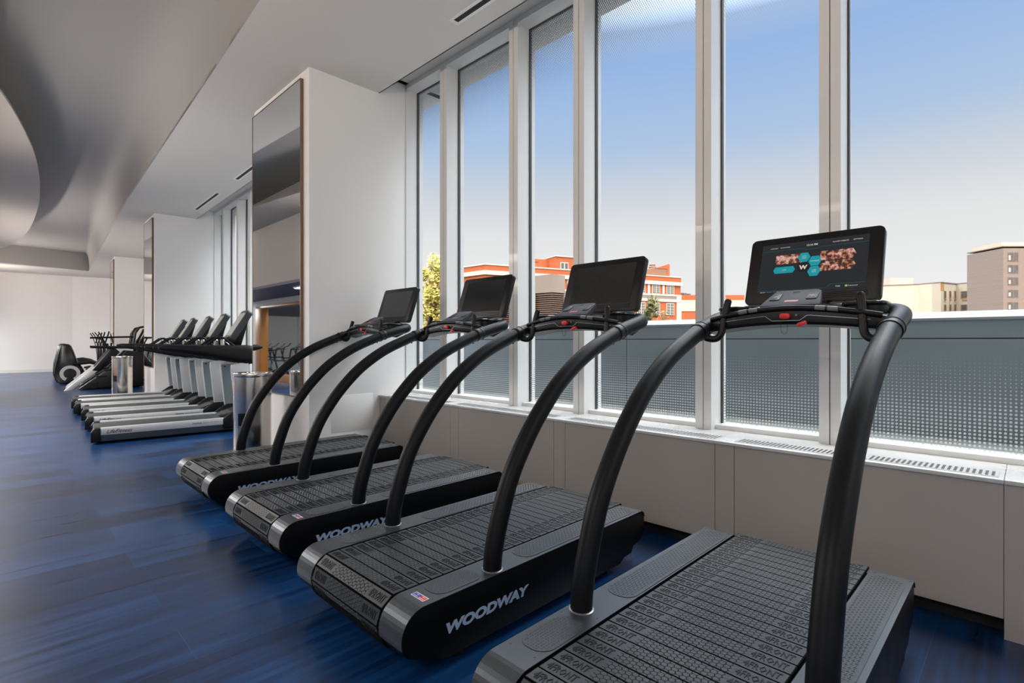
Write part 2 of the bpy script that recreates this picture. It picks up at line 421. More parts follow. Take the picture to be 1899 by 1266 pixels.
# far, left and rear walls
struct(MB().prism([(-8, 30.05), (2.74, 30.05), (5.6, 29.3), (5.6, 30.6), (-8, 30.6)], 'z', 0, 5.1).build('wall_far', WHITE))
struct(MB().box((-8, 30.02, 0), (2.74, 30.05, .13)).build('baseboard_far', FRAME))
struct(MB().box((-8.2, -5.2, 0), (5, -5, 5.1)).build('wall_rear', WHITE))
struct(MB().box((-8.2, -5.2, 0), (-8, 31, 5.1)).build('wall_left', WHITE))
struct(MB().box((-.5, -5, 2.72), (-.25, 30.0, 5.0)).build('wall_header_left', PEACH))
struct(MB().box((-8, -5, 2.721), (-.5, 30.0, 2.80)).build('ceiling', NAVY))
mb = MB().box((-2.2, 19.3, 0), (-2.05, 30, 2.72)).box((-2.2, 12, 2.53), (-2.05, 19.3, 2.72)).box((-2.2, -5, 0), (-2.05, 3.0, 2.72))
struct(mb.build('wall_studio', WHITE))
mb = MB().box((-2.25, 18.8, 0), (-2.0, 19.3, 2.53)).box((-2.25, 12, 2.45), (-2.0, 19.3, 2.53)).box((-2.25, 12, 0), (-2.0, 18.8, .24))
struct(mb.build('trim_4', ORANGE, bevel=.004))

# ---- low wall, sill and windows, segment A
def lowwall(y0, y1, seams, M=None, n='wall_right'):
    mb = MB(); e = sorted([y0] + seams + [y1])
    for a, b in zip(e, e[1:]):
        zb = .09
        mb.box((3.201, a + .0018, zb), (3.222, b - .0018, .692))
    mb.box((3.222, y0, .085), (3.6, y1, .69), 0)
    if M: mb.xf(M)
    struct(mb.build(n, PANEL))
    mb = MB().box((3.30, y0, 0), (3.6, y1, .085))
    if M: mb.xf(M)
    struct(mb.build('baseboard_right', DARK))
    mb = MB().box((3.190, y0, .692), (3.82, y1, .712))
    if M: mb.xf(M)
    struct(mb.build('trim_sill', SILL, bevel=.003))
lowwall(.082, 5.320, [1.274, 1.393, 2.586, 2.703, 3.895, 4.019, 5.20])
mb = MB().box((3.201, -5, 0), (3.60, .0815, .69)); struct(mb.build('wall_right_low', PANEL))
struct(MB().box((3.190, -5, .692), (3.82, .081, .712)).build('trim_sill', SILL, bevel=.003))
lowwall(6.883, 13.869, [8.0, 8.12, 9.3, 9.42, 10.6, 10.72, 11.9, 12.02], R_B)

def mullion(a, b, M=None, n=0):
    mid = (a + b)/2
    mb = MB().box((3.556, a, .712), (3.80, mid - .003, 4.397)).box((3.556, mid + .003, .712), (3.80, b, 4.397)).box((3.575, mid - .004, .712), (3.79, mid + .004, 4.39), 1)
    if M: mb.xf(M)
    struct(mb.build('trim_mullion', [FRAME, FRAMED]))
WN = [0]
def window(a, b, M=None):
    WN[0] += 1
    mb = MB().box((3.556, a, 4.345), (3.80, b, 4.397)).box((3.62, a, .712), (3.80, b, .742))
    for y in (a, b - .010): mb.box((3.712, y, .742), (3.742, y + .010, 4.345), 1)
    mb.box((3.712, a, 4.336), (3.742, b, 4.345), 1)
    if M: mb.xf(M)
    f = struct(mb.build('window_%d' % WN[0], [FRAME, FRAMED]))
    g = MB().box((3.724, a, .742), (3.732, b, 4.345))
    if M: g.xf(M)
    p = g.build('pane', GLASS); p.parent = f
ms = [(4.527, 4.649), (3.447, 3.564), (2.668, 2.784), (1.574, 1.689), (.793, .907), (-.31, -.193), (-1.09, -.975), (-2.19, -2.075), (-2.97, -2.855), (-4.07, -3.955)]
struct(MB().box((3.556, 5.310, .712), (3.80, 5.3215, 4.397)).build('trim_mullion', FRAME))
for a, b in ms: mullion(a, b)
e = [5.310] + [v for a, b in ms for v in (b, a)] + [-5]
for i in range(0, len(e), 2): window(e[i+1], e[i])
msB = [(13.08, 13.20), (11.98, 12.10), (11.20, 11.32), (10.10, 10.22), (9.32, 9.44), (8.22, 8.34), (7.44, 7.56)]
struct(MB().box((3.556, 13.857, .712), (3.80, 13.8685, 4.397)).xf(R_B).build('trim_mullion', FRAME))
for a, b in msB: mullion(a, b, R_B)
e = [13.857] + [v for a, b in msB for v in (b, a)] + [6.884]
for i in range(0, len(e), 2): window(e[i+1], e[i], R_B)

# ---- grilles in the sill
gl = ['first sill grille, nearest the camera, beside the open right-hand pane', 'sill grille in front of the fifth mullion, right of the near treadmill post',
      'sill grille behind the lit treadmill and its left post', 'sill grille behind the third treadmill handrail', 'farthest sill grille, next to the white column']
for (a, b), lb in zip([(.10, .62), (.75, 1.29), (1.40, 2.61), (2.73, 4.01), (4.13, 5.08)], gl):
    t = thing('sill_grille', lb, 'grille', (3.31, (a+b)/2, .712), group='slotted grilles in the window sill')
    L = b - a; mb = MB().box((-.078, -L/2, 0), (.078, L/2, .002)); mb.build('frame', SILL, t)
    mb = MB(); y = -L/2 + .015
    while y < L/2 - .02:
        mb.box((-.060, y, .0015), (.050, y + .011, .0026)); y += .0225
    mb.build('slots', SLOT, t)
# ---- linear air slots in the ceiling
for pts, lb in [(((2.955, 1.95), (2.955, 3.63)), 'long black slot diffuser above the nearest windows, cut off by the frame'),
                ((inB(2.97, 9.0)[:2], inB(2.97, 9.95)[:2]), 'black slot diffuser running behind the tall mirror column'),
                ((inB(2.97, 11.17)[:2], inB(2.97, 12.86)[:2]), 'black slot diffuser before the second column, whole length visible'),
                ]:
    (xa, ya), (xb, yb) = pts; L = math.hypot(xb-xa, yb-ya)
    t = thing('slot_diffuser', lb, 'air vent', ((xa+xb)/2, (ya+yb)/2, ZC), -math.atan2(xb-xa, yb-ya), 'linear ceiling air slots')
    MB().box((-.055, -L/2 - .04, -.003), (.055, L/2 + .04, .0)).build('frame', FRAME, t)
    MB().box((-.024, -L/2, -.0045), (.024, L/2, -.003)).box((-.004, -L/2, -.0055), (.004, L/2, -.0045)).build('slot', DARK, t)

# ---- mirrors on the columns
def mirror(label, M, y0, y1, z0=.735, z1=4.10, x=2.376):
    t = thing('wall_mirror', label, 'mirror')
    MB().box((x - .028, y0, z0), (x - .001, y1, z1)).xf(M).build('backing', MFRAME, t)
    mb = MB().box((x - .034, y0, z0), (x - .028, y0 + .007, z1)).box((x - .034, y1 - .007, z0), (x - .028, y1, z1)).box((x - .034, y0, z1 - .007), (x - .028, y1, z1)).box((x - .034, y0, z0), (x - .028, y1, z0 + .007))
    mb.xf(M).build('frame', MFRAME, t)
    MB().box((x - .0305, y0 + .007, z0 + .007), (x - .0281, y1 - .007, z1 - .007)).xf(M).build('glass', MIRROR, t)
I4 = Matrix.Identity(4)
mirror('tall bronze-edged mirror on the near white column, top to waist height', I4, 5.46, 6.865)
mirror('tall mirror on the second white column behind the silver treadmills', R_B, 14.0, 15.05)
mirror('narrow sliver of mirror on the farthest white column', R_C @ Matrix.Translation((-2.376, 0, 0)), .12, 1.15)
# access panel on the column face
t = tag(MB().box((2.62, 5.3185, .34), (3.12, 5.3215, .74)).build('access_panel', WHITE, bevel=.0015), 'flush white access panel low on the near column face', 'access panel')

# ---- unseen fill lights added to brighten the room (all behind or left of the camera)
def added_fill(loc, size, power, col, aim, label, name='added_linear_fill'):
    t = thing(name, label, 'added fill light', loc, group=None)
    z = -Vector(aim).normalized(); yv = Vector((0, 1, 0)); xv = yv.cross(z).normalized(); yv = z.cross(xv)
    Mx = Matrix((xv, yv, z)).transposed().to_4x4(); q = Mx.to_quaternion()
    sxx, syy = size
    MB().box((-sxx/2 - .02, -syy/2 - .02, .01), (sxx/2 + .02, syy/2 + .02, .06)).xf(Mx).build('housing', FRAME, t)
    ld = bpy.data.lights.new('lamp', 'AREA'); ld.shape = 'RECTANGLE'; ld.size = sxx; ld.size_y = syy; ld.energy = power; ld.color = col
    lo = bpy.data.objects.new('lamp', ld); COL.objects.link(lo); lo.parent = t
    lo.rotation_mode = 'QUATERNION'; lo.rotation_quaternion = q
added_fill((-.15, 1.2, 2.95), (.14, 8.0), 75, (1, .86, .72), (1, 0, .9), 'added fill strip on the left header behind the camera', 'added_cove_fill')
added_fill((-.15, 26.2, 2.95), (.14, 4.6), 100, (1, .88, .78), (1, 0, .7), 'added fill strip on the left header at the far end', 'added_cove_fill')
for y, p, lb in ((-3, 40, 'added square fill light nearest the rear wall'), (1, 40, 'added square fill light left of the camera'), (5, 60, 'added square fill light left of the third slat-belt treadmill'), (9.0, 200, 'added square fill light left of the silver treadmills'), (12.6, 220, 'added square fill light opposite the second column'), (22, 240, 'added square fill light left of the cross trainers'), (27, 220, 'added square fill light nearest the far wall')):
    added_fill((-1.5, y, 2.68), (1.2, 1.6), p, (1, .97, .93), (0, 0, -1), lb, 'added_ceiling_fill')
added_fill((1.6, -2.6, 4.6), (1.6, 3.6), 90, (1, .96, .92), (0, .6, -1), 'large added fill panel in the raised ceiling behind the camera', 'added_ceiling_fill')
added_fill((-.02, 9.2, 4.165), (.06, 3.4), 14, (1, .90, .80), (-.5, 0, -1), 'slim added fill strip on the curved ceiling edge, camera end', 'added_wall_fill')
added_fill((-.02, 16.6, 4.165), (.06, 3.4), 14, (1, .90, .80), (-.5, 0, -1), 'slim added fill strip on the curved ceiling edge, far end', 'added_wall_fill')
added_fill((-.15, 8.4, 2.95), (.14, 4.2), 60, (1, .93, .86), (1, 0, .05), 'added fill strip on the left header opposite the silver treadmills', 'added_cove_fill')
added_fill((-.15, 18.2, 2.95), (.14, 5.0), 110, (1, .93, .86), (1, 0, .0), 'added fill strip on the left header opposite the far column', 'added_cove_fill')
added_fill((-2.32, 20.0, 2.62), (.10, 10.0), 260, (1, .97, .93), (-1, 0, -.35), 'long added studio fill light above the orange opening', 'added_ceiling_fill')
# ------------------------------------------------------------------ outside
struct(MB().box((3.83, -30, .3), (5.2, 14, .62)).box((5.2, -30, .3), (12, 12.9, .62)).build('terrace_outside', TERR))
struct(MB().box((-9, -40, -8), (400, 400, -7.8)).build('ground_outside', ASPH))
t = thing('parapet', 'grey concrete parapet with pale sloped coping beyond the windows', 'parapet', (5.0, 5, .62))
mb = MB(); ys_ = [-17, -9.4, -5.2, -1.0, 3.17, 7.4, 11.6, 15.8]
for a, b in zip(ys_, ys_[1:]):
    mb.box((0, a + .004 - 5, 0), (.24, b - .004 - 5, .725)).box((0, a + .004 - 5, .733), (.24, b - .004 - 5, .862))
mb.box((.01, -22, 0), (.22, 10.8, .86), 1)
mb.build('wall_body', [CONC, DARK], t)
mb = MB()
for a, b in zip(ys_, ys_[1:]):
    mb.prism([(-.03, .862), (.27, .862), (.27, .935), (.20, .935), (-.03, .880)], 'y', a + .003 - 5, b - .003 - 5)
mb.build('coping', COPING, t)

F2, R2 = Vector((math.sin(TH), math.cos(TH), 0)), Vector((math.cos(TH), -math.sin(TH), 0))
# brick building, facade frame: origin (40,44), along U, z up
P0 = Vector((40, 44, 0)); U = Vector((.9418, -.3362, 0)); NB = Vector((-.3362, -.9418, 0))
MF = Matrix(((U.x, -NB.x, 0, P0.x), (U.y, -NB.y, 0, P0.y), (0, 0, 1, 0), (0, 0, 0, 1)))   # local: x along facade, y into building, z up
t = thing('brick_building', 'long orange brick building with white cornice and roof tanks', 'building')
t.matrix_world = MF
W_ = 29.2
MB().prism([(0, 0), (W_, 0), (W_, 12), (-3.4, 12), (-3.4, 9.0)], 'z', -8, 9.0).build('wall', BRICK, t)
MB().prism([(0, -.05), (W_ + .05, -.05), (W_, 12), (-3.5, 12), (-3.5, 9.0)], 'z', 9.35, 10.0).build('parapet_band', BRICK, t)
MB().prism([(-.1, -.22), (W_ + .2, -.22), (W_, 12), (-3.7, 12), (-3.7, 9.0)], 'z', 8.88, 9.36).prism([(-.05, -.12), (W_ + .1, -.12), (W_, 12), (-3.6, 12), (-3.6, 9)], 'z', 9.98, 10.12).build('cornice', LIME, t)
mb = MB().box((0, -.10, 7.42), (W_ + .1, 0, 7.64)).box((0, -.12, 6.62), (W_ + .1, 0, 7.0)).box((W_ - .75, -.08, 4), (W_ + .08, 0, 7.6))
x = 3.6
while x < W_ - .6:
    mb.box((x - .16, -.09, 7.6), (x + .18, 0, 8.9)).box((x + 1.36, -.09, 7.6), (x + 1.66, 0, 8.9)); x += 2.5
mb.build('stone_bands', LIME, t)
MB().box((0, -.06, 7.0), (W_, 0, 7.42)).build('tan_band', STONE, t)
for rz, hz in ((7.72, 1.06), (4.9, 1.5), (1.5, 1.5)):
    x = 2.4
    while x < W_ - 1.2:
        f = MB().box((x - .66, -.10, rz - .06), (x + .66, .02, rz + hz + .06)).build('window_frame', LIME, t)
        MB().box((x - .56, -.11, rz), (x - .07, -.10, rz + hz)).box((x + .07, -.11, rz), (x + .56, -.10, rz + hz)).build('pane', WINDK, f)
        mb = MB()
        for sx_ in (-.315, .315):
            mb.box((x + sx_ - .02, -.125, rz), (x + sx_ + .02, -.11, rz + hz))
            for q in (.25, .5, .75): mb.box((x + sx_ - .245, -.125, rz + hz*q - .02), (x + sx_ + .245, -.11, rz + hz*q + .02))
        mb.build('glazing_bars', LIME, f); x += 2.49
pb = MB().box((9.36, .1, 10), (14, 6, 11.62)).build('penthouse', BRICK, t)
MB().box((7.2, 2.0, 10), (9.4, 6, 11.45)).build('penthouse', BRICK, t)
MB().box((9.3, .0, 11.60), (14.1, 6.1, 11.72)).build('stone_bands', LIME, t)
f = MB().box((10.0, .02, 9.95), (11.15, .1, 10.95)).build('window_frame', LIME, t)
MB().box((10.1, .0, 10.05), (10.5, .02, 10.85)).box((10.66, .0, 10.05), (11.05, .02, 10.85)).build('pane', WINDK, f)
MB().box((6.15, .6, 10), (7.25, 1.8, 10.95)).box((6.08, .52, 10.85), (7.32, 1.88, 11.0)).build('chimney', BRICK, t)
MB().prism([(22.2, 10.05), (22.6, 10.6), (25.32, 11.30), (27.5, 11.30), (27.5, 10.05)], 'y', .6, 5).build('roof_plant_room', BROWNB, t)
MB().prism([(25.3, 11.2), (27.48, 11.86), (27.75, 11.86), (27.75, 10.05), (27.3, 10.05), (27.3, 11.2)], 'y', .55, .9).build('gable_wall', BRICK, t)
for cx, r, z0, z1 in ((24.0, .95, 11.15, 12.15), (26.15, .50, 11.30, 11.98)):
    tk = MB().lathe([(r*.75, z0 - .25), (r*.8, z0), (r, z0 + .15), (r, z1 - .38), (r*.82, z1 - .30), (r*.80, z1 - .12), (r*.86, z1 - .06), (r*.70, z1)], (cx, 2.2, 0), 24).build('water_tank', BROWNB, t, smooth=True)
    MB().lathe([(r*1.02, z1 - .48), (r*1.03, z1 - .40)], (cx, 2.2, 0), 24).build('tank_hoop', STONE, tk)

def camface(d, x0, x1, ):      # local frame of a face square to the view at distance d
    o = F2*d + R2*((x0 - 949.5)/FPX*d); return Matrix(((R2.x, F2.x, 0, o.x), (R2.y, F2.y, 0, o.y), (0, 0, 1, 0), (0, 0, 0, 1))), (x1 - x0)/FPX*d
def zz(y, d): return 1.33 + (632 - y)/FPX*d
# small orange block right of it
M_, wd = camface(100, 1255, 1380)
t = thing('low_brick_building', 'small orange brick block with a pale band right of the long brick building', 'building'); t.matrix_world = M_
MB().box((0, 0, -8), (wd, 8, zz(563, 100))).build('wall', BRICK, t)
MB().box((-.05, -.1, zz(577, 100)), (wd, 0, zz(556, 100))).build('pale_band', CREAM, t)
MB().box((-.05, -.12, zz(556, 100)), (wd, 8, zz(547, 100))).build('parapet_band', BRICK, t)
mb = MB().box((1.2, 2, zz(547, 100)), (1.9, 3, zz(541, 100)))
for k in range(3): mb.box((1.0 + k*.8, 1.5, zz(547, 100)), (1.6 + k*.8, 2.5, zz(543 - 1.2*(k % 2), 100)))
mb.box((8, 0, zz(552, 100)), (12, 3, zz(549, 100))); mb.build('roof_equipment', WINDK, t)

# long cream building at right
def ptd(x, d): return F2*d + R2*((x - 949.5)/FPX*d)
t = thing('cream_apartment_building', 'sunlit cream building with zigzag front and small windows', 'building')
H_ = 12.7
keys = [(1610, 109), (1703, 105.3), (1745, 101.9), (1774, 104.8), (1858.5, 97.8)]
pf = [ptd(x, d) for x, d in keys]
poly = [(p.x, p.y) for p in pf] + [(p.x + F2.x*9, p.y + F2.y*9) for p in reversed(pf)]
MB().prism(poly, 'z', -8, H_).build('wall', CREAM, t)
mb = MB(); poly2 = [(p.x - F2.x*.12, p.y - F2.y*.12) for p in pf] + [(p.x + F2.x*9, p.y + F2.y*9) for p in reversed(pf)]
MB().prism(poly2, 'z', H_, H_ + .16).build('roof_edge', STONE, t)
M2, w2 = camface(107.5, 1655, 1697)
MB().box((0, .5, H_), (w2, 8, zz(515, 107.5))).xf(M2).build('roof_block', CREAM, t)
M2, w2 = camface(109.4, 1600, 1658)
MB().box((0, .5, -8), (w2, 8, zz(531, 109.4))).xf(M2).build('roof_block', CREAM, t)
def onface(x):       # distance of the zigzag front at image column x
    for (a, da), (b, db) in zip(keys, keys[1:]):
        if x <= b or b == keys[-1][0]:
            A, B = ptd(a, da), ptd(b, db); u = (x - 949.5)/FPX
            D = B - A; n_ = Vector((-D.y, D.x, 0)); r_ = F2 + R2*u
            return A.dot(n_)/r_.dot(n_), D.normalized()
for row in ((540, 552), (565, 575)):
    for x0, x1 in ((1750, 1755), (1760, 1764), (1769, 1773), (1783, 1795), (1814, 1826), (1846, 1856.5)):
        d, D = onface((x0 + x1)/2); c = ptd((x0 + x1)/2, d); hw = (x1 - x0)/FPX*d/2
        Mw = Matrix(((D.x, F2.x, 0, c.x), (D.y, F2.y, 0, c.y), (0, 0, 1, 0), (0, 0, 0, 1)))
        f = MB().box((-hw - .1, -.10, zz(row[1] + 2, d)), (hw + .1, .05, zz(row[0] - .6, d))).xf(Mw).build('window_frame', CREAMO, t)
        MB().box((-hw, -.16, zz(row[1], d)), (hw, -.10, zz(row[0], d))).xf(Mw).build('pane', WINDK, f)
        if row[0] == 540: MB().box((-hw*.8, -.3, zz(row[1] + 5, d)), (hw*.8, 0, zz(row[1] + 3.3, d))).xf(Mw).build('window_box', CREAMO, f)
for a, b in ((1745, 1751), (1797, 1812), (1828, 1858)):
    mb = MB()
    A, D = onface(a); B, D = onface(b); A, B = ptd(a, A - .05), ptd(b, B - .05)
    mb.prism([(A.x, A.y), (B.x, B.y), (B.x + F2.x*.3, B.y + F2.y*.3), (A.x + F2.x*.3, A.y + F2.y*.3)], 'z', zz(537, 100), H_)
    mb.build('ochre_panel', CREAMO, t)

# grey-brown tower
t = thing('brick_tower', 'tall grey-brown brick tower with one column of windows at right edge', 'building')
M_, wd = camface(88, 1860.5, 1990); t.matrix_world = M_
MB().box((0, 0, -8), (wd, 7, zz(460, 88))).build('wall', BRICKG, t)
MB().box((-.05, -.06, zz(461, 90)), (wd, 7, zz(459.5, 90))).build('roof_edge', STONE, t)
MB().box((1.6, 2, zz(460, 88)), (wd, 8, zz(449, 90))).build('roof_block', CREAM, t)
for y0, y1 in ((472, 486.5), (494.5, 508), (517, 529.5), (539.5, 552), (562, 575)):
    for cx in (0, 3.3, 6.6):
        f = MB().box((.70 + cx, -.05, zz(y1 + 1, 90)), (2.56 + cx, .05, zz(y0 - .8, 90))).build('window_frame', STONE, t)
        MB().box((.80 + cx, -.08, zz(y1, 90)), (2.46 + cx, -.05, zz(y0, 90))).build('pane', WINDK, f)
        MB().box((.85 + cx, -.10, zz(y1 - 1, 90)), (1.15 + cx, -.08, zz(y0 + 5, 90))).build('blind', BLINDM, f)
        MB().box((1.60 + cx, -.11, zz(y1, 90)), (1.66 + cx, -.08, zz(y0, 90))).build('glazing_bar', STONE, f)

# concrete louvre house: (x,y) plan corner at X=20
t = thing('louvred_vent_house', 'weathered concrete vent house with brown louvres behind the parapet', 'vent house')
def at(x, d): return ptd(x, d)
dC = 26.0; H2 = zz(508, dC); Hc = zz(541.5, dC)
k2 = [(925, 27.4), (984, 26.9), (1024.5, 26.0), (1048, 26.6)]
pf = [at(x, d) for x, d in k2]
back = [(p.x + F2.x*3, p.y + F2.y*3) for p in reversed(pf)]
MB().prism([(p.x, p.y) for p in pf[1:]] + back[:3], 'z', Hc, H2).build('concrete_cap', STONE, t)
MB().prism([(p.x, p.y) for p in pf[:2]] + back[2:], 'z', zz(546, 27), zz(522, 27)).build('concrete_cap', STONE, t)
inn = [(p.x + F2.x*.12, p.y + F2.y*.12) for p in pf] + [(p.x + F2.x*3, p.y + F2.y*3) for p in reversed(pf)]
MB().prism(inn, 'z', -7.8, Hc + .05).build('core', LOUVRE, t)
for x0, x1 in ((983, 993), (1037, 1046), (918, 930)):
    a, b = at(x0, 26.7), at(x1, 26.55)
    MB().prism([(a.x, a.y), (b.x, b.y), (b.x + F2.x, b.y + F2.y), (a.x + F2.x, a.y + F2.y)], 'z', .6, Hc + .02).build('pier', STONE, t)
mb = MB(); z = 1.45
while z < Hc - .05:
    for (xa, da), (xb, db) in zip(k2, k2[1:]):
        A, B = at(xa, da), at(xb, db); q = F2*.12
        mb.add([(A.x, A.y, z), (B.x, B.y, z), (B.x + q.x, B.y + q.y, z + .07), (A.x + q.x, A.y + q.y, z + .07), (A.x, A.y, z - .02), (B.x, B.y, z - .02)], [(0, 1, 2, 3), (0, 4, 5, 1)])
    z += .105
mb.build('louvre_blades', LOUVRE, t)

def foliage(c, rad, n, size, seed=1):
    r = random.Random(seed); mb = MB()
    blobs = [(Vector((r.uniform(-.7, .7)*rad[0], r.uniform(-.7, .7)*rad[1], r.uniform(-.85, .85)*rad[2])), r.uniform(.22, .42)) for _ in range(26)]
    for _ in range(n):
        b, s = r.choice(blobs)
        d = Vector((r.gauss(0, 1), r.gauss(0, 1), r.gauss(0, 1))).normalized()*s*r.uniform(.5, 1)
        p = Vector(c) + b + Vector((d.x*rad[0], d.y*rad[1], d.z*rad[2]*.7))
        a = Vector((r.gauss(0, 1), r.gauss(0, 1), r.gauss(0, 1))).normalized(); q = a.orthogonal().normalized()
        s_ = size*r.uniform(.6, 1.3)
        mb.add([p - a*s_, p + q*s_*.5, p + a*s_, p - q*s_*.5], [(0, 1, 2, 3)])
    return mb
t = thing('street_tree', 'yellow-green leafy tree seen through the narrow left pane', 'tree', (25.2, 33.6, -7.8))
mb = MB().tube([(0, 0, 0), (.1, 0, 6), (-.1, .1, 9), (.2, 0, 13)], [.35, .28, .18, .06], 10)
for k in range(9):
    a = k*2.4; z = 8 + k*.6
    mb.tube([(0, 0, z), (.7*math.cos(a), .7*math.sin(a), z + .7), (1.5*math.cos(a), 1.5*math.sin(a), z + 1.7)], [.09, .06, .02], 6)
mb.build('trunk', BARK, t)
foliage((0, 0, 12.0), (1.75, 1.75, 3.9), 5200, .16, 3).build('foliage', LEAFY, t, recalc=False)
for i, (x, d, r_, h, lb) in enumerate([(1209, 8.2, .16, 1.27, 'taller green shrub above the parapet beside the third monitor'), (1242, 9.2, .17, 1.10, 'lower reddish green shrub above the parapet in front of brick building')]):
    c = ptd(x, d)
    t = thing('parapet_shrub', lb, 'shrub', (c.x, c.y, .62), group='shrubs behind the parapet')
    MB().tube([(0, 0, 0), (.03, 0, .5), (0, .02, h*.8)], [.02, .015, .006], 6).build('stem', BARK, t)
    foliage((0, 0, h*.62), (r_*1.15, r_*1.15, h*.5), 1500, .035, 11 + i).build('foliage', LEAFG, t, recalc=False)
# ------------------------------------------------------------------ slat-belt treadmill, local x runs toward the window, origin under the post row
XO = 1.95
def tmx(p): return (p[0] - XO, p[1], p[2])
PC = [(1.613, 0, .298), (1.622, 0, .38), (1.651, 0, .49), (1.726, 0, .688), (1.838, 0, .860), (1.955, 0, .995), (2.104, 0, 1.128), (2.318, 0, 1.258), (2.60, 0, 1.372)]
def arcout(r, a1, n=9): return arc(1.205, .193, r, 90, a1, n)
def belt_frames():
    """positions along the belt: (point, tangent, normal) from the rear over the nose and under it"""
    fr = []; s = 2.815; L1 = s - 1.205; R = .106; pitch = .0645
    k = 0
    while True:
        d = k*pitch
        if d < L1: fr.append(((s - d, .299), (-1, 0), (0, 1)))
        else:
            a = (d - L1)/R
            if a > 2.15: break
            a += PI/2
            fr.append(((1.205 + R*math.cos(a), .193 + R*math.sin(a)), (-math.sin(a), math.cos(a)), (math.cos(a), math.sin(a))))
        k += 1
    return fr
def make_treadmill():
    t = thing('slat_belt_treadmill', 'x', 'treadmill', (XO, 0, 0), group='black slat-belt treadmills by the windows')
    outline = arc(1.205, .193, .105, 88, 222, 12) + [(1.26, .062), (1.34, .045), (2.58, .045), (2.62, .07), (2.70, .075), (2.72, .11), (2.80, .13), (2.842, .18), (2.842, .255), (2.83, .282), (2.805, .297)]
    for s in (1, -1):
        y0, y1 = .312*s, .458*s
        p = MB().prism([(x - XO, z) for x, z in outline], 'y', y0, y1).build('side_panel', SIDEM, t, bevel=.006)
        # wrapped metal cover, a thin bent sheet
        o_ = arc(1.205, .193, .1085, 90, 196, 12); i_ = arc(1.205, .193, .1055, 90, 196, 12)
        top = [(2.838, .262), (2.828, .286), (2.805, .3008)]
        sheet = top + o_ + i_[::-1] + [(2.805, .2985), (2.825, .283), (2.834, .262)]
        c = MB().prism([(x - XO, z) for x, z in sheet], 'y', .304*s, .463*s).build('deck_cover', DECK, t)
        mb = MB().box((1.2035 - XO, .304*s, .3005), (1.206 - XO, .4635*s, .3011))
        for bx, by in ((1.26, .33), (1.26, .44), (1.60, .325), (1.545, .45), (2.79, .45), (2.79, .325)):
            MB().cyl((bx - XO, by*s, .3005), (bx - XO, by*s, .3022), .0042, 8).build('screw', FRAMED, c)
        mb.build('cover_seam', FRAMED, c)
        for a, b in ((1.285, 1.540), (1.80, 2.765)):
            cx = (a + b)/2 - XO; pl = rrect(cx, .3775*s, b - a, .132, .058, 8)
            tp = MB().prism(pl, 'z', .3008, .3035)
            Rc = .058
            def inside(x, y):
                dx = abs(x - cx) - ((b - a)/2 - Rc); dy = abs(y - .3775*s) - (.066 - Rc)
                return math.hypot(max(dx, 0), max(dy, 0)) < Rc - .009
            i = 0; x = a + .012
            while x < b:
                j = 0; y = .3775*s - .06
                while y < .3775*s + .06:
                    if inside(x - XO, y):
                        X_, Y_ = x - XO, y
                        l, w_ = (.0075, .0022) if (i + j) % 2 else (.0022, .0075)
                        tp.add([(X_-l, Y_, .3034), (X_, Y_-w_, .3034), (X_+l, Y_, .3034), (X_, Y_+w_, .3034), (X_, Y_, .3054)], [(0,1,4),(1,2,4),(2,3,4),(3,0,4)])
                    y += .0125; j += 1
                x += .0125; i += 1
            tp.build('tread_plate', PLATE, t, recalc=False)
    MB().prism([(x - XO, z - .014) for x, z in outline], 'y', -.312, .312).build('centre_frame', GROOVE, t)
    # belt
    mb = MB(); hw = .293
    tx4, tf4 = text_geo('4FRONT', bold=.008, extrude=1.0, res=1)
    for (px, pz), (tx_, tz_), (nx_, nz_) in belt_frames():
        def W(u, y, h): return (px + tx_*u + nx_*h - XO, y, pz + tz_*u + nz_*h)
        flat = nz_ > .99
        # slat body
        vs = [W(u, y, h) for h in (-.010, .0) for u, y in ((-.0295, -hw), (.0295, -hw), (.0295, hw), (-.0295, hw))]
        mb.add(vs, [(3,2,1,0),(4,5,6,7),(0,1,5,4),(1,2,6,5),(2,3,7,6),(3,0,4,7)], 1)
        j = 0; y = -hw + .012
        while y < hw - .010:
            if not (.153 < abs(y) < .287):
                for u0 in ((-.0197, 0, .0197) if j % 2 == 0 else (-.0295, -.00985, .00985, .0295)):
                    base = [(u0 - .0092, y - .0058), (u0 - .0092, y + .0058), (u0, y + .0114), (u0 + .0092, y + .0058), (u0 + .0092, y - .0058), (u0, y - .0114)]
                    cl = lambda u: max(-.0285, min(.0285, u))
                    lo = [W(cl(a), b, .0) for a, b in base]; hi = [W(cl(u0 + (a - u0)*.88), y + (b - y)*.88, .0014) for a, b in base]
                    mb.add(lo + hi, [(6,7,8,9,10,11)] + [(i, (i+1) % 6, 6 + (i+1) % 6, 6 + i) for i in range(6)], 0)
            y += .0184; j += 1
        for s in (1, -1):
            ya = .289 if s > 0 else -.148       # text starts at the +y end and reads toward -y
            # backing pad with the raised lettering
            vs = [W(u, y, h) for h in (.0, .0009) for u, y in ((-.0285, ya), (.0285, ya), (.0285, ya - .141), (-.0285, ya - .141))]
            mb.add(vs, [(4,5,6,7),(0,1,5,4),(1,2,6,5),(2,3,7,6),(3,0,4,7)], 0)
            mb.add([W(.018 - y_*.036, ya - .014 - x_*.112, .0010 + (z_ + 1)*.0009) for x_, y_, z_ in tx4], tf4, 2)
    mb.build('running_belt', [SLATM, GROOVE, mat_cache()], t, recalc=False)
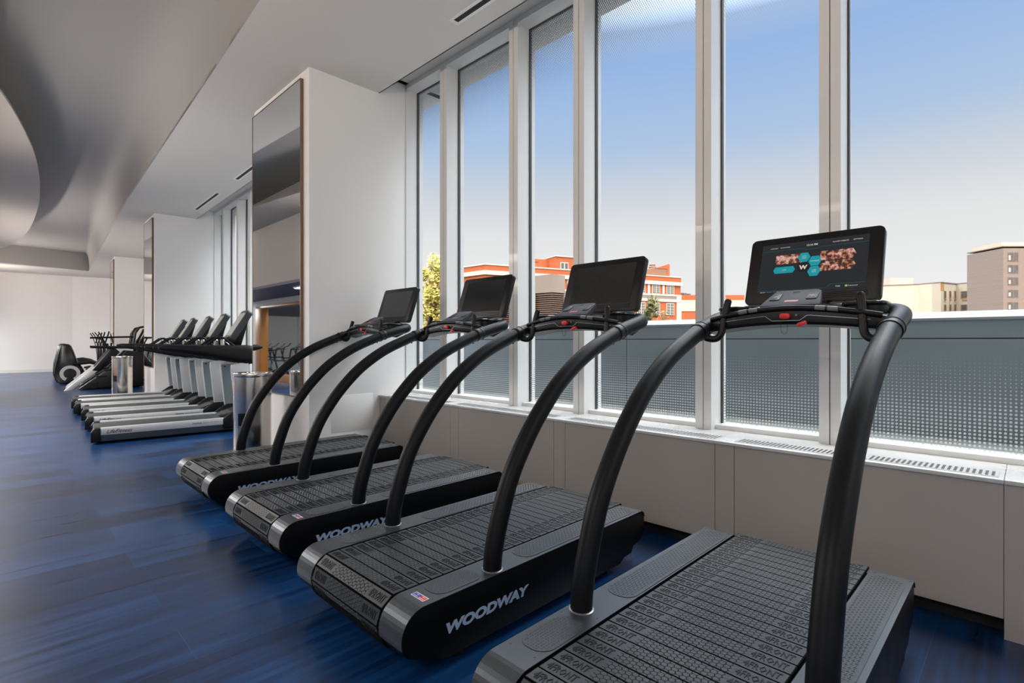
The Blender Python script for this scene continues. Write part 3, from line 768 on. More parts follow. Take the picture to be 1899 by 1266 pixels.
    # side lettering on both flanks
    for s in (-1, 1):
        mb = MB()
        if s < 0: put_text(mb, 'WOODWAY', (1.300 - XO, -.4595, .143), (1, 0, 0), (0, 0, 1), .49, .046, bold=.05, depth=.0008, shear=.25)
        else: put_text(mb, 'WOODWAY', (1.80 - XO, .4595, .143), (-1, 0, 0), (0, 0, 1), .49, .046, bold=.05, depth=.0008, shear=.25)
        mb.build('side_lettering', LETTER, t, recalc=False)
    fl = MB().box((1.218 - XO, -.430, .3008), (1.250 - XO, -.345, .3016), 0)
    fl.box((1.222 - XO, -.3905, .3016), (1.246 - XO, -.349, .3019), 1).box((1.222 - XO, -.426, .3016), (1.246 - XO, -.3885, .3019), 2)
    fl.box((1.226 - XO, -.382, .3019), (1.229 - XO, -.355, .3021), 0).box((1.238 - XO, -.376, .3019), (1.241 - XO, -.362, .3021), 0)
    fl.box((1.226 - XO, -.421, .3019), (1.229 - XO, -.392, .3021), 0).box((1.238 - XO, -.418, .3019), (1.241 - XO, -.400, .3021), 0)
    fl.build('flag_sticker', [mat_s('sticker_white', (.7, .7, .68)), mat_s('sticker_blue', (.03, .07, .35)), mat_s('sticker_red', (.6, .03, .04))], t)
    # feet
    for x in (1.42, 2.50):
        for s in (1, -1):
            MB().cyl((x - XO, .39*s, 0), (x - XO, .39*s, .05), .03, 16).build('foot', BLACK, t)
    MB().box((2.60 - XO, -.43, .035), (2.76 - XO, -.40, .075)).build('floor_wheel_bracket', SILVERB, t, bevel=.004)
    # posts
    for s in (1, -1):
        y = .409*s
        path = smooth_path([(x - XO, y, z) for x, _, z in PC], 7)
        po = MB().tube(path, .0425, 24).build('upright_post', POSTM, t, smooth=True)
        MB().lathe([(.048, .298), (.0485, .3035), (.044, .3055)], (1.614 - XO, y, 0), 28).build('base_ring', TRIMS, po, smooth=True)
        a, b = Vector((2.600 - XO, y, 1.372)), Vector((2.80 - XO, y, 1.428)); d = (b - a).normalized()
        mb = MB().tube([a - d*.004, a + d*.004, a + d*.010, a + d*.012, a + d*.045, a + d*.047, a + d*.055, a + d*.062], [.046, .0485, .0485, .0455, .0455, .0485, .0485, .046], 26)
        mb.build('collar', BLACK, po, smooth=True, angle=25)
        for q in (.035, .085):
            c = a - d*q; MB().cyl(c + Vector((.012, 0, -.052)), c + Vector((0, 0, -.03)), .0065, 10).build('clamp_bolt', BLACK, po)
    pts = [(2.615, .409, 1.377), (2.72, .409, 1.407), (2.83, .409, 1.436), (2.90, .398, 1.452), (2.945, .362, 1.462), (2.965, .31, 1.466), (2.97, .22, 1.468)]
    full = pts + [(x, -y, z) for x, y, z in pts[::-1]]
    MB().tube(smooth_path([(x - XO, y, z) for x, y, z in full], 5), .0430, 24).build('top_rail', POSTM, t, smooth=True)
    # console arch
    mb = MB(); N = 24; vs = []
    for i in range(N + 1):
        y = -.40 + .80*i/N; q = abs(y)/.40
        zb = 1.408 - .035*q**2; zt = 1.488 - .050*q**1.8; xf = 2.652 + .045*q**3
        zr = zt + .018*(1 - q*q)
        sec = [(xf + .012, zb), (xf, zb + .012), (xf - .004, zt - .022), (xf + .004, zt - .006), (xf + .020, zt), (2.76, zr), (2.93, zr + .014), (2.955, zr - .01), (2.95, 1.43), (2.80, zb - .01)]
        vs += [(x - XO, y, z) for x, z in sec]
    n = 10
    mb.add(vs, [(i*n+k, i*n+(k+1) % n, (i+1)*n+(k+1) % n, (i+1)*n+k) for i in range(N) for k in range(n)] + [tuple(range(n)), tuple(range(N*n, N*n+n))])
    con = mb.build('console_body', BLACK, t, smooth=True, angle=35)
    # front lip bead and silver line
    lip = [(2.648 + .045*(abs(y)/.40)**3 - XO, y, 1.484 - .050*(abs(y)/.40)**1.8) for y in [-.37 + .74*i/24 for i in range(25)]]
    MB().tube(lip, .013, 10).build('front_lip', BLACK, con, smooth=True)
    def fz(y):
        if abs(y) < .062: return 1.425
        if abs(y) < .092: return 1.425 + (abs(y) - .062)/.03*.024
        return 1.449 - (abs(y) - .092)*.11
    MB().tube([(2.6455 + .045*(abs(y)/.40)**3 - XO, y, fz(y)) for y in [-.33 + .66*i/44 for i in range(45)]], .0016, 6).build('silver_line', TRIMS, con)
    for y0, y1 in ((-.215, -.175), (-.165, -.125), (.125, .165), (.175, .215)):
        mb = MB().tube([(2.645 - XO, y0, 1.487 - .05*(abs(y0)/.4)**1.8), (2.645 - XO, y1, 1.487 - .05*(abs(y1)/.4)**1.8)], .0118, 8)
        mb.build('pulse_strip', GREYP, con)
    # keypad, sloping up toward the screen
    A_ = Vector((2.690 - XO, 0, 1.497)); B_ = Vector((2.845 - XO, 0, 1.580)); V_ = (B_ - A_).normalized(); Nn = Vector((-V_.z, 0, V_.x)); Ln = (B_ - A_).length
    def K(y, v, h=0): return tuple(A_ + V_*v + Nn*h + Vector((0, y, 0)))
    ol = [(-.133, 0), (.133, 0), (.122, .07), (.106, Ln - .02), (.092, Ln - .004), (.078, Ln), (-.078, Ln), (-.092, Ln - .004), (-.106, Ln - .02), (-.122, .07)]
    mb = MB(); vs = [K(y, v, -.03) for y, v in ol] + [K(y, v, .004) for y, v in ol]
    n = len(ol); mb.add(vs, [tuple(range(n))[::-1], tuple(range(n, 2*n))] + [(i, (i+1) % n, n+(i+1) % n, n+i) for i in range(n)])
    kp = mb.build('keypad', KEYPAD, t, bevel=.003)
    for s in (1, -1):
        mb = MB(); o2 = rrect(.082*s, .095, .046, .075, .007, 3); n = len(o2)
        mb.add([K(y, v, .003) for y, v in o2] + [K(y, v, .0075) for y, v in o2], [tuple(range(n))[::-1], tuple(range(n, 2*n))] + [(i, (i+1) % n, n+(i+1) % n, n+i) for i in range(n)])
        bt = mb.build('arrow_button', BLACK, kp, bevel=.001)
        mb = MB()
        for v0, sg in ((.112, 1), (.078, -1)):
            c = .082*s
            for q in (1, -1):
                P_ = [K(c + .011*q, v0 - .004*sg, .008), K(c, v0 + .004*sg, .008)]; mb.tube(P_, .0009, 5)
        mb.tube([K(.082*s - .021, .095, .0077), K(.082*s + .021, .095, .0077)], .0007, 5)
        mb.build('arrow_marks', GREYP, bt)
    mb = MB(); o2 = rrect(0, .045, .062, .020, .008, 3); n = len(o2)
    mb.add([K(y, v, .0042) for y, v in o2] + [K(y, v, .0050) for y, v in o2], [tuple(range(n))[::-1], tuple(range(n, 2*n))] + [(i, (i+1) % n, n+(i+1) % n, n+i) for i in range(n)])
    mb.build('red_stop_pad', REDL, kp)
    MB().tube([K(.017*math.cos(a*PI/8), .148 + .008*math.sin(a*PI/8), .0048) for a in range(16)], .0008, 5, closed=True).build('round_mark', GREYP, kp)
    # stop key, clip, cord
    mb = MB().prism([(y, z) for y, z in rrect(0, 1.446, .044, .026, .011, 5)], 'x', 2.630 - XO, 2.650 - XO); mb.build('stop_key', RED, t, bevel=.002)
    MB().cyl((2.640 - XO, -.048, 1.450), (2.650 - XO, -.048, 1.450), .005, 12).build('light_dot', GREYP, t)
    mb = MB().prism([(y, z) for y, z in rrect(0, 0, .042, .019, .008, 4)], 'x', -.007, .007)
    mb.xf(Matrix.Translation((2.640 - XO, -.072, 1.409)) @ Matrix.Rotation(math.radians(-22), 4, 'X')).build('safety_clip', RED, t, bevel=.002)
    MB().tube(smooth_path([(2.628 - XO, .005, 1.437), (2.625 - XO, .014, 1.41), (2.628 - XO, .012, 1.375), (2.63 - XO, -.001, 1.362), (2.632 - XO, -.012, 1.378), (2.636 - XO, -.012, 1.41), (2.64 - XO, -.055, 1.408)], 5), .0009, 5).build('safety_cord', BLACK, t)
    # grips
    for s in (1, -1):
        g = [(2.625, .408, 1.365), (2.635, .375, 1.345), (2.648, .338, 1.340), (2.658, .314, 1.358), (2.665, .305, 1.395), (2.678, .298, 1.465), (2.695, .288, 1.535)]
        MB().tube(smooth_path([(x - XO, y*s, z) for x, y, z in g], 5) + [(2.697 - XO, .287*s, 1.542)], [.0175]*30 + [.0175, .013], 16).build('grip_handle', BLACK, t, smooth=True)
    # trays
    for s in (1, -1):
        cx, cy = 2.825 - XO, .285*s
        rr = rrect(cx, cy, .165, .155, .05, 5)
        tr = MB().tube([(x, y, 1.497) for x, y in rr], .012, 8, closed=True).prism(rr, 'z', 1.455, 1.470).build('cup_tray', BLACKG, t, smooth=True, angle=40)
        mb = MB(); n = len(rr); r2 = [(cx + (x - cx)*1.06, cy + (y - cy)*1.06) for x, y in rr]
        mb.add([(x, y, 1.497) for x, y in r2] + [(x, y, 1.44) for x, y in r2], [(i, (i+1) % n, n+(i+1) % n, n+i) for i in range(n)])
        mb.build('tray_wall', BLACK, tr, smooth=True)
    # monitor
    th = math.atan2(.125, .367)
    MM = Matrix.Translation((2.985 - XO, 0, 1.530)) @ Matrix.Rotation(th, 4, 'Y')     # local: z up the screen, y across, -x toward the runner
    mo = MB().prism(rrect(.003, .197, .632, .394, .030, 6), 'x', 0, .045).xf(MM).build('monitor', BLACK, t, bevel=.006)
    MB().prism(rrect(.002, .2065, .505, .292, .002, 1), 'x', -.0015, .001).xf(MM).build('screen', SCREEN, mo)
    mb = MB()
    for k in range(4): mb.box((-.002, -.26, .020 + k*.009), (.001, .10, .023 + k*.009))
    mb.xf(MM).build('speaker_slots', BLACKG, mo)
    MB().prism([(2.93 - XO, 1.45), (3.03 - XO, 1.60), (3.06 - XO, 1.60), (3.02 - XO, 1.44)], 'y', -.09, .09).build('monitor_bracket', BLACK, t, bevel=.004)
    return t, MM
_mc = {}
def mat_s(n, c):
    if n not in _mc: _mc[n] = mat(n, c, .4)
    return _mc[n]
def mat_cache():
    if 'bt' not in _mc: _mc['bt'] = mat('belt_lettering_rubber', (.011, .012, .014), .5, spec=.3)
    return _mc['bt']
T1, MMON = make_treadmill()
T1.location = (XO, .815, 0)
T1['label'] = 'nearest black slat-belt treadmill, its monitor lit with teal hexagons'
YT = [2.133, 3.44, 4.88]; DX = [0.0, .06, .09]
for y, dx, lb in zip(YT, DX, ['second-nearest black slat-belt treadmill, dark monitor against the brick building, full side lettering',
                              'third black slat-belt treadmill from the camera, lettering partly hidden by the next deck',
                              'farthest black slat-belt treadmill, its monitor beside the white column']):
    dup(T1, (XO + dx, y, 0), 0, lb)
# lit display on the nearest one
def emis(n, c, e=1.0):
    m = bpy.data.materials.new(n); m.use_nodes = True; b = m.node_tree.nodes['Principled BSDF']; t_ = m.node_tree
    tcn = t_.nodes.new('ShaderNodeTexCoord'); ns = t_.nodes.new('ShaderNodeTexNoise'); ns.inputs['Scale'].default_value = 30
    t_.links.new(tcn.outputs['Object'], ns.inputs['Vector'])
    sc_ = t_.nodes.new('ShaderNodeVectorMath'); sc_.operation = 'SCALE'; sc_.inputs[0].default_value = c
    mr = t_.nodes.new('ShaderNodeMapRange'); mr.inputs['To Min'].default_value = .95; mr.inputs['To Max'].default_value = 1.05
    t_.links.new(ns.outputs['Fac'], mr.inputs['Value']); t_.links.new(mr.outputs[0], sc_.inputs['Scale'])
    b.inputs['Base Color'].default_value = (.01, .01, .01, 1); b.inputs['Roughness'].default_value = .1
    t_.links.new(sc_.outputs[0], b.inputs['Emission Color']); b.inputs['Emission Strength'].default_value = e; return m
def photo_mat():
    m = emis('sunset_picture', (.5, .3, .25)); t_ = m.node_tree; b = t_.nodes['Principled BSDF']
    tcn = t_.nodes.new('ShaderNodeTexCoord'); ns = t_.nodes.new('ShaderNodeTexNoise'); ns.inputs['Scale'].default_value = 55; ns.inputs['Detail'].default_value = 6
    sp = t_.nodes.new('ShaderNodeSeparateXYZ'); t_.links.new(tcn.outputs['Object'], ns.inputs['Vector']); t_.links.new(tcn.outputs['Object'], sp.inputs[0])
    r = t_.nodes.new('ShaderNodeValToRGB'); e = r.color_ramp.elements
    e[0].position = .38; e[0].color = (.02, .015, .015, 1); e[1].position = .66; e[1].color = (.62, .42, .42, 1)
    k = e.new(.48); k.color = (.16, .04, .02, 1); k = e.new(.56); k.color = (.50, .22, .14, 1)
    t_.links.new(ns.outputs['Fac'], r.inputs[0]); t_.links.new(r.outputs[0], b.inputs['Emission Color']); return m
mon = [o for o in COL.objects if o.parent == T1 and o.name == 'monitor'][0]
TEAL = emis('teal_display', (.0, .27, .33)); INKD = emis('display_background', (.007, .012, .017)); WTX = emis('display_white', (.62, .55, .50)); TLN = emis('display_line', (.02, .09, .11)); RDX = emis('display_red', (.5, .03, .03)); GRX = emis('display_green', (.3, .45, .05))
PIC = photo_mat(); HEXD = emis('display_black_hex', (.003, .004, .006))
mb = MB(); W0, H0 = .505, .292; Y0 = .002 + W0/2; Z0 = .2065 - H0/2       # u runs right (-y), v up
def D(u, v, h): return (-.0016 - h, Y0 - u*W0, Z0 + v*H0)
def poly(pts, h, mi):
    mb.add([D(u, v, h) for u, v in pts], [tuple(range(len(pts)))], mi)
def hexa(cu, cv, hw_, hh, h, mi, cut=.028):
    poly([(cu - hw_, cv), (cu - hw_ + cut, cv + hh), (cu + hw_ - cut, cv + hh), (cu + hw_, cv), (cu + hw_ - cut, cv - hh), (cu - hw_ + cut, cv - hh)], h, mi)
poly([(0, 0), (1, 0), (1, 1), (0, 1)], 0, 0)
poly([(.15, .625), (.165, .575), (.42, .575), (.42, .76), (.15, .76)], .0002, 3)
poly([(.58, .575), (.87, .575), (.90, .66), (.87, .76), (.58, .76)], .0002, 3)
poly([(.58, .375), (.87, .375), (.90, .46), (.87, .56), (.58, .56)], .0002, 3)
hexa(.43, .675, .060, .092, .0004, 1); hexa(.535, .585, .062, .095, .0004, 1); hexa(.535, .385, .062, .095, .0004, 1)
hexa(.245, .455, .108, .065, .0004, 1, .02); hexa(.43, .475, .060, .095, .0004, 7)
def dt(s, u, v, wd, hg, mi, bold=0): put_text(mb, s, D(u, v, .0006), (0, -1, 0), (0, 0, 1), wd*W0, hg*H0, bold=bold, depth=0, mi=mi, res=2)
dt('W', .39, .435, .080, .085, 2, .05)
dt('12:16 PM', .445, .895, .10, .040, 2, .02)
dt('LANGUAGE', .085, .905, .075, .022, 2); dt('FLOOR MODE', .185, .905, .095, .022, 2)
dt('PLAYER WEBSITE', .685, .910, .140, .024, 2); dt('SETTINGS', .865, .912, .08, .024, 2)
dt('QUICK', .41, .685, .042, .022, 2); dt('START', .41, .65, .042, .022, 2); dt('PROGRAMS', .495, .575, .08, .022, 2)
dt('USER', .52, .395, .035, .022, 2); dt('TESTS', .515, .36, .042, .022, 2); dt('LOGIN', .225, .445, .042, .022, 2)
dt('FREE', .745, .05, .040, .024, 2); dt('Connected', .85, .05, .08, .026, 2)
dt('Speed', .03, .012, .05, .022, 2); dt('Incline', .10, .012, .05, .022, 1); dt('Pace', .165, .012, .03, .022, 5); dt('Heart', .20, .012, .05, .022, 2); dt('Time', .26, .012, .045, .022, 1)
hexa(.835, .062, .012, .018, .0006, 6, .005)
mb.tube([D(0, .86, .0006), D(.41, .86, .0006), D(.435, .83, .0006), D(.56, .83, .0006), D(.585, .86, .0006), D(1, .86, .0006)], .0009, 4, mi=4)
mb.tube([D(0, .045, .0006), D(.66, .045, .0006), D(.69, .11, .0006), D(1, .11, .0006)], .0009, 4, mi=4)
mb.xf(MMON)
dsp = mb.build('display_picture', [INKD, TEAL, WTX, PIC, TLN, RDX, GRX, HEXD], mon, recalc=False)
# ------------------------------------------------------------------ silver motor treadmills (second row)
def make_motor_treadmill():
    """local x toward the window, origin at the deck's user end, centre line"""
    t = thing('silver_frame_treadmill', 'x', 'treadmill', group='silver-railed treadmills in the middle of the room')
    MB().prism([(0.02, .03), (1.75, .03), (1.78, .17), (.02, .17)], 'y', -.40, .40).build('deck_body', mat_s('deck_body_grey', (.035, .05, .065)), t, bevel=.01)
    MB().box((.03, -.30, .165), (1.75, .30, .195)).build('running_belt', BELTM, t, bevel=.006)
    for s in (1, -1):
        MB().prism([(0, .03), (.0, .15), (.03, .20), (.10, .205), (.10, .03)], 'y', .27*s, .43*s).build('end_cap', BLACK, t, bevel=.008)
        rl = MB().prism([(.10, .115), (.10, .208), (1.60, .208), (1.64, .19), (1.65, .115)], 'y', .33*s, .42*s).build('side_rail', SILVER, t, bevel=.006)
        mb = MB(); y = .4215*s; U = (1, 0, 0) if s < 0 else (-1, 0, 0); x0 = .16 if s < 0 else .42
        put_text(mb, 'LifeFitness', (x0, y, .133), U, (0, 0, 1), .26, .048, bold=.01, depth=.0006, shear=.4)
        mb.build('rail_lettering', INK, rl, recalc=False); mb = MB()
        x1 = 1.12 if s < 0 else 1.30
        put_text(mb, 'FlexDeck', (x1, y, .155), U, (0, 0, 1), .11, .022, bold=.01, depth=.0006)
        mb.build('small_lettering', INK, rl, recalc=False)
        mb = MB(); put_text(mb, 'Shock Absorption', ((1.25 if s < 0 else 1.15), y, .155), U, (0, 0, 1), .20, .022, depth=.0006)
        mb.build('grey_lettering', GREYP, rl, recalc=False)
    MB().box((.02, -.28, .06), (.06, .28, .185)).build('rear_roller', BLACK, t, bevel=.015)
    # motor hood
    mb = MB(); vs = []; sec = [(1.50, .20), (1.56, .235), (1.68, .29), (1.80, .325), (2.0, .325), (2.12, .27), (2.15, .05), (1.55, .05)]
    for y, k in ((-.36, .72), (-.30, .94), (-.2, 1), (.2, 1), (.30, .94), (.36, .72)):
        vs += [(x, y, .05 + (z - .05)*k) for x, z in sec]
    n = len(sec); mb.add(vs, [(i*n+k, i*n+(k+1) % n, (i+1)*n+(k+1) % n, (i+1)*n+k) for i in range(5) for k in range(n)] + [tuple(range(n)), tuple(range(5*n, 6*n))])
    mb.build('motor_hood', BLACKG, t, smooth=True, angle=50)
    # uprights: curved silver outside, flat blue-grey inside
    for s in (1, -1):
        ft = MB().prism([(1.50, .20), (1.64, .30), (1.70, .33), (1.98, .33), (2.02, .05), (1.50, .05)], 'y', .36*s, .43*s).build('upright_foot', BLACK, t, bevel=.01)
        ol = [(1.66, .31), (1.89, .31), (1.84, .98), (1.83, 1.03), (1.60, .98), (1.60, .90)]
        up = MB().prism(ol, 'y', .385*s, .435*s).build('upright', SILVER, t, bevel=.012)
        MB().prism([(1.67, .315), (1.88, .315), (1.83, .97), (1.61, .955)], 'y', .374*s, .3855*s).build('inner_plate', SILVERB, up)
        mb = MB()
        for bx in (1.66, 1.78): mb.cyl((bx, .370*s, .925), (bx, .375*s, .925), .012, 10)
        mb.build('bolts', BLACK, up)
        mb = MB().tube([(1.73 + .022*math.cos(a*PI/8), .436*s, .83 + .022*math.sin(a*PI/8)) for a in range(13)], .0035, 6)
        mb.tube([(1.735 + .009*math.cos(a*PI/6), .436*s, .835 + .009*math.sin(a*PI/6)) for a in range(8)], .003, 6)
        mb.build('swirl_mark', FRAME, up)
    # long padded side pods
    for s in (1, -1):
        pts = [(.72, 1.235, .020, .03), (.80, 1.230, .045, .045), (1.0, 1.215, .062, .055), (1.3, 1.180, .092, .065), (1.6, 1.145, .125, .075), (1.8, 1.125, .15, .080), (1.95, 1.125, .13, .075), (2.02, 1.15, .06, .05)]
        mb = MB(); vs = []; n = 14
        for x, z, hz, hy in pts:
            for k in range(n):
                a = 2*PI*k/n; vs.append((x, .40*s + hy*math.cos(a), z + hz*math.sin(a)))
        mb.add(vs, [(i*n+k, i*n+(k+1) % n, (i+1)*n+(k+1) % n, (i+1)*n+k) for i in range(len(pts)-1) for k in range(n)] + [tuple(range(n)), tuple(range((len(pts)-1)*n, len(pts)*n))])
        mb.build('side_pod', BLACK, t, smooth=True)
    MB().prism([(1.62, 1.10), (1.95, 1.10), (1.97, 1.26), (1.70, 1.24)], 'y', -.38, .38).build('dashboard', BLACK, t, bevel=.02)
    # inverted-V pulse bars with steel bottle cups
    for s in (1, -1):
        MB().tube([(1.28, .20*s, 1.24), (1.45, .20*s, 1.37), (1.50, .20*s, 1.385), (1.55, .20*s, 1.37), (1.70, .20*s, 1.24)], .018, 10).build('pulse_bar', BLACK, t, smooth=True)
        MB().lathe([(.030, 1.22), (.032, 1.34), (.022, 1.352)], (1.52, .27*s, 0), 18).build('bottle_cup', CHROME, t, smooth=True)
    MB().tube([(1.30, -.36, 1.245), (1.30, .36, 1.245)], .014, 8).build('cross_bar', BLACK, t, smooth=True)
    # tablet console leaning away from the runner
    lean = math.radians(31); MM = Matrix.Translation((1.60, 0, 1.345)) @ Matrix.Rotation(lean, 4, 'Y')
    tb = MB().prism(rrect(0, .27, .44, .54, .05, 5), 'x', 0, .09).xf(MM).build('tablet_console', mat_s('slate_plastic', (.03, .036, .042)), t, bevel=.01)
    MB().prism(rrect(0, .285, .38, .40, .008, 2), 'x', -.002, .001).xf(MM).build('screen', mat_s('screen_glass_sheen', (.36, .36, .35)), tb)  # light grey stands in for the ceiling reflected in the leaning screen
    mb = MB(); put_text(mb, 'LifeFitness', (-.002, .055, .498), (0, -1, 0), (0, 0, 1), .11, .016, bold=.02, depth=0); mb.xf(MM).build('console_lettering', GREYP, tb, recalc=False)
    MB().prism([(-.05, -.02), (.02, -.03), (.05, .05), (-.01, .06)], 'y', -.20, .20).xf(MM).build('console_lip', BLACK, tb, bevel=.01)
    MB().prism([(1.66, 1.22), (1.80, 1.22), (1.92, 1.66), (1.86, 1.66), (1.68, 1.38)], 'y', -.07, .07).build('console_stalk', BLACK, t, bevel=.01)
    return t
L0 = make_motor_treadmill()
a0 = math.radians(-6.5)
rows = [(1.00, 8.50), (1.08, 9.80), (1.155, 10.98), (1.16, 12.06), (1.22, 13.08)]
lbs = ['nearest silver-railed treadmill, its side lettering fully in view', 'second silver-railed treadmill behind the nearest silver one',
       'middle of the five silver-railed treadmills', 'fourth silver-railed treadmill from the camera', 'farthest silver-railed treadmill, in front of the steel bin']
def place_lf(o, i):
    x, y = rows[i]; yc = y + .42
    o.location = (x, yc, 0); o.rotation_euler = (0, 0, a0); o['label'] = lbs[i]
for i in range(5):
    o = L0 if i == 0 else dup(L0)
    place_lf(o, i)

# ------------------------------------------------------------------ steel bins
def bin_(loc, label, r=.187, h=.99):
    t = thing('steel_bin', label, 'waste bin', loc, group='brushed steel bins beside mirror columns')
    MB().lathe([(r*.985, .02), (r, .03), (r, h - .045), (r*.99, h - .043)], (0, 0, 0), 48).build('shell', CHROME, t, smooth=True)
    MB().lathe([(r*1.012, h - .045), (r*1.025, h - .04), (r*1.025, h - .008), (r*1.01, h), (r*.55, h), (r*.52, h - .03)], (0, 0, 0), 48).build('rim', CHROME, t, smooth=True)
    MB().lathe([(r*.97, 0), (r*.97, .022)], (0, 0, 0), 32).build('base', DARK, t)
    mb = MB(); a1 = math.radians(218)
    for a in [a1 + i*.06 for i in range(-3, 3)]:
        b = a + .06; vs = []
        for rr_ in (r + .001, r + .012):
            for an in (a, b):
                for z in (.44, .57): vs.append((rr_*math.cos(an), rr_*math.sin(an), z))
        mb.add(vs, [(0, 1, 3, 2), (4, 6, 7, 5), (0, 4, 5, 1), (2, 3, 7, 6), (0, 2, 6, 4), (1, 5, 7, 3)])
    mb.build('black_door_latch', BLACKG, t)
    return t
bin_((2.045, 5.98, 0), 'round steel bin behind the farthest slat-belt treadmill')
bin_((2.16, 14.35, 0), 'round steel bin behind the row of silver-railed treadmills')

# ------------------------------------------------------------------ cross trainers at the far end
def make_elliptical():
    """origin on the floor at the flywheel end, local +x toward the window"""
    t = thing('cross_trainer', 'x', 'exercise machine', group='black cross trainers with ring-marked housings')
    ol = [(.0, .25), (.05, .09), (.14, .02), (.66, .02), (.74, .12), (.76, .30), (.66, .52), (.55, .70), (.46, 1.02), (.40, 1.19), (.34, 1.24), (.20, 1.23), (.14, 1.16), (.07, .80), (.01, .5)]
    hs = MB().prism(ol, 'y', -.24, .24).build('flywheel_housing', BLACKG, t, bevel=.04, seg=4)
    for s in (1, -1):
        mb = MB(); pts = [(math.radians(a)) for a in range(-62, 243, 8)]; vs = []
        for a in pts:
            for rr_ in (.155, .245):
                for yy_ in (.238, .248): vs.append((.38 + rr_*math.cos(a), yy_*s, .33 + rr_*math.sin(a)))
        fs = []
        for i in range(len(pts) - 1):
            o = i*4; fs += [(o, o+2, o+6, o+4), (o+1, o+5, o+7, o+3), (o, o+4, o+5, o+1), (o+2, o+3, o+7, o+6)]
        mb.add(vs, fs).build('ring_mark', mat_s('ring_silver', (.62, .63, .65)), hs)
        MB().prism([(1.55, .05), (1.63, .05), (.82, 1.02), (.74, 1.0)], 'y', .24*s, .31*s).build('inclined_rail', SILVER, t, bevel=.01) if False else None
        MB().tube([(.45, .26*s, .62), (.9, .26*s, .66), (1.35, .26*s, .60), (1.6, .26*s, .50)], .045, 10).build('pedal_arm', BLACK, t, smooth=True)
        MB().prism([(.95, .30), (1.35, .34), (1.35, .39), (.95, .35)], 'y', .16*s, .34*s).build('foot_plate', BLACK, t, bevel=.01)
        MB().tube([(1.75, .27*s, .25), (1.70, .27*s, .8), (1.62, .27*s, 1.15), (1.45, .25*s, 1.50), (1.30, .22*s, 1.62)], .022, 10).build('swing_handle', BLACK, t, smooth=True)
    MB().prism([(.6, .03), (2.0, .03), (2.0, .11), (.6, .11)], 'y', -.10, .10).build('base_beam', SILVER, t, bevel=.01)
    MB().box((.55, -.30, 0), (.65, .30, .05)).box((1.92, -.32, 0), (2.05, .32, .06)).build('floor_feet', BLACK, t, bevel=.01)
    MB().prism([(1.78, .10), (1.98, .10), (1.80, 1.25), (1.68, 1.25)], 'y', -.07, .07).build('mast', BLACK, t, bevel=.02)
    MM = Matrix.Translation((1.60, 0, 1.28)) @ Matrix.Rotation(math.radians(28), 4, 'Y')
    tb = MB().prism(rrect(0, .2, .36, .44, .03, 3), 'x', 0, .07).xf(MM).build('tablet_console', BLACK, t, bevel=.01)
    MB().prism(rrect(0, .21, .30, .32, .01, 2), 'x', -.002, .001).xf(MM).build('screen', mat_s('screen_glass_sheen', (.2, .2, .19)), tb)
    for o in list(COL.objects):      # the front half is short and steep
        if o.parent == t or (o.parent and o.parent.parent == t):
            for v in o.data.vertices:
                if v.co.x > .8: v.co.x = .8 + (v.co.x - .8)*.52
    return t
def make_climber():
    """stair climber: origin at the foot of its inclined silver rails, local +x toward the window"""
    t = thing('stair_climber', 'x', 'exercise machine', group='stair climbers with inclined silver rails')
    for s in (1, -1):
        MB().prism([(0, .0), (.16, .0), (.76, .56), (.64, .62)], 'y', .30*s, .38*s).build('inclined_rail', SILVER, t, bevel=.012)
        MB().prism([(.58, .52), (.76, .50), (1.20, 1.02), (1.10, 1.12), (.98, 1.10)], 'y', .29*s, .39*s).build('side_cover', BLACK, t, bevel=.02)
        MB().tube([(.55, .34*s, 1.16), (1.9, .34*s, 1.13)], .030, 10).build('side_bar', BLACK, t, smooth=True)
        MB().tube([(.55, .34*s, 1.42), (1.5, .34*s, 1.45)], .022, 10).build('hand_bar', BLACK, t, smooth=True)
        MB().tube([(.80, .34*s, 1.42), (.92, .34*s, 1.15)], .020, 8).build('bar_strut', BLACK, t, smooth=True)
        MB().tube([(1.50, .30*s, 1.15), (1.55, .30*s, 1.55), (1.65, .28*s, 1.72), (1.85, .2*s, 1.76)], .026, 10).build('curved_handle', BLACK, t, smooth=True)
    for k in range(5):
        MB().box((.50 + k*.17, -.27, .16 + k*.17), (.74 + k*.17, .27, .20 + k*.17)).build('step', BLACK, t, bevel=.008)
    MB().prism([(.30, .03), (1.75, .03), (1.75, 1.0), (1.35, 1.05), (.95, .55)], 'y', -.26, .26).build('drive_housing', BLACK, t, bevel=.03)
    MM = Matrix.Translation((1.66, 0, 1.33)) @ Matrix.Rotation(math.radians(25), 4, 'Y')
    tb = MB().prism(rrect(0, .2, .40, .44, .03, 3), 'x', 0, .08).xf(MM).build('tablet_console', BLACK, t, bevel=.01)
    MB().prism(rrect(0, .21, .33, .32, .01, 2), 'x', -.002, .001).xf(MM).build('screen', mat_s('screen_glass_sheen', (.2, .2, .19)), tb)
    MB().prism([(1.55, .9), (1.75, .9), (1.80, 1.40), (1.68, 1.40)], 'y', -.08, .08).build('mast', BLACK, t, bevel=.02)
    return t
C0 = make_climber(); C0.location = (1.52, 18.55, 0); C0.rotation_euler = (0, 0, a0)
C0['label'] = 'nearest stair climber with silver inclined rail, left of the small steel bin'
dup(C0, (1.66, 19.9, 0), a0, 'second stair climber directly behind the nearest one')
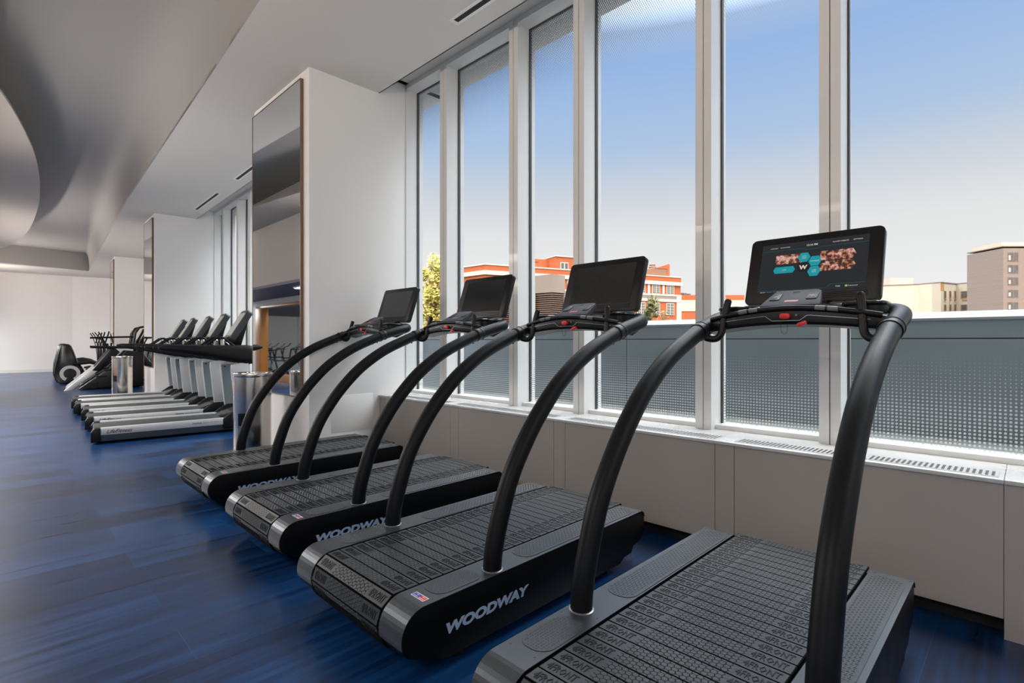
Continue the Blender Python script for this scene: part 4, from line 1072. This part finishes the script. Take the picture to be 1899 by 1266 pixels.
E0 = make_elliptical(); E0.location = (1.50, 21.2, 0); E0.rotation_euler = (0, 0, a0)
E0['label'] = 'nearest cross trainer with a large silver ring on its black housing'
for i, lb in enumerate(['second cross trainer housing peeking out behind the ringed one', 'third cross trainer housing in the row', 'farthest cross trainer housing, nearest the back wall']):
    dup(E0, (1.48 + .10*(i+1), 21.2 + 1.45*(i+1), 0), a0, lb)

# ------------------------------------------------------------------ studio bikes (seen only in the mirror)
def make_bike():
    t = thing('studio_bike', 'x', 'exercise bike', group='black studio bikes reflected in the mirror')
    MB().tube([(-.45, 0, .08), (.0, 0, .32), (.50, 0, .10)], .035, 8).build('frame', BLACK, t, smooth=True)
    MB().tube([(-.05, 0, .30), (-.20, 0, .95)], .028, 8).tube([(.30, 0, .22), (.42, 0, 1.02)], .028, 8).tube([(-.12, 0, .6), (.36, 0, .6)], .025, 8).build('posts', BLACK, t, smooth=True)
    MB().cyl((.48, -.03, .34), (.48, .03, .34), .235, 28).build('flywheel', SILVERB, t)
    MB().prism([(-.36, .96), (-.06, .97), (.0, 1.0), (-.08, 1.01), (-.34, 1.03)], 'y', -.08, .08).build('saddle', BLACK, t, bevel=.015)
    MB().tube([(.42, 0, 1.02), (.42, .2, 1.04), (.60, .22, 1.10), (.72, .18, 1.24)], .016, 8).tube([(.42, 0, 1.02), (.42, -.2, 1.04), (.60, -.22, 1.10), (.72, -.18, 1.24)], .016, 8).build('handlebar', BLACK, t, smooth=True)
    MB().box((-.50, -.26, 0), (-.42, .26, .07)).box((.60, -.26, 0), (.68, .26, .07)).build('floor_feet', BLACK, t, bevel=.01)
    return t
K0 = make_bike(); n = 0
wh = ['nearest', 'second', 'third', 'fourth', 'last']
for r_, x in enumerate((-3.0, -4.4)):
    for c_, y in enumerate((19.8, 21.2, 22.6, 24.0, 25.4)):
        o = K0 if n == 0 else dup(K0)
        o.location = (x, y, 0); o.rotation_euler = (0, 0, math.radians(200)); n += 1
        o['label'] = 'black studio bike reflected in the near mirror, %s along the %s row' % (wh[c_], 'front' if r_ == 0 else 'back')
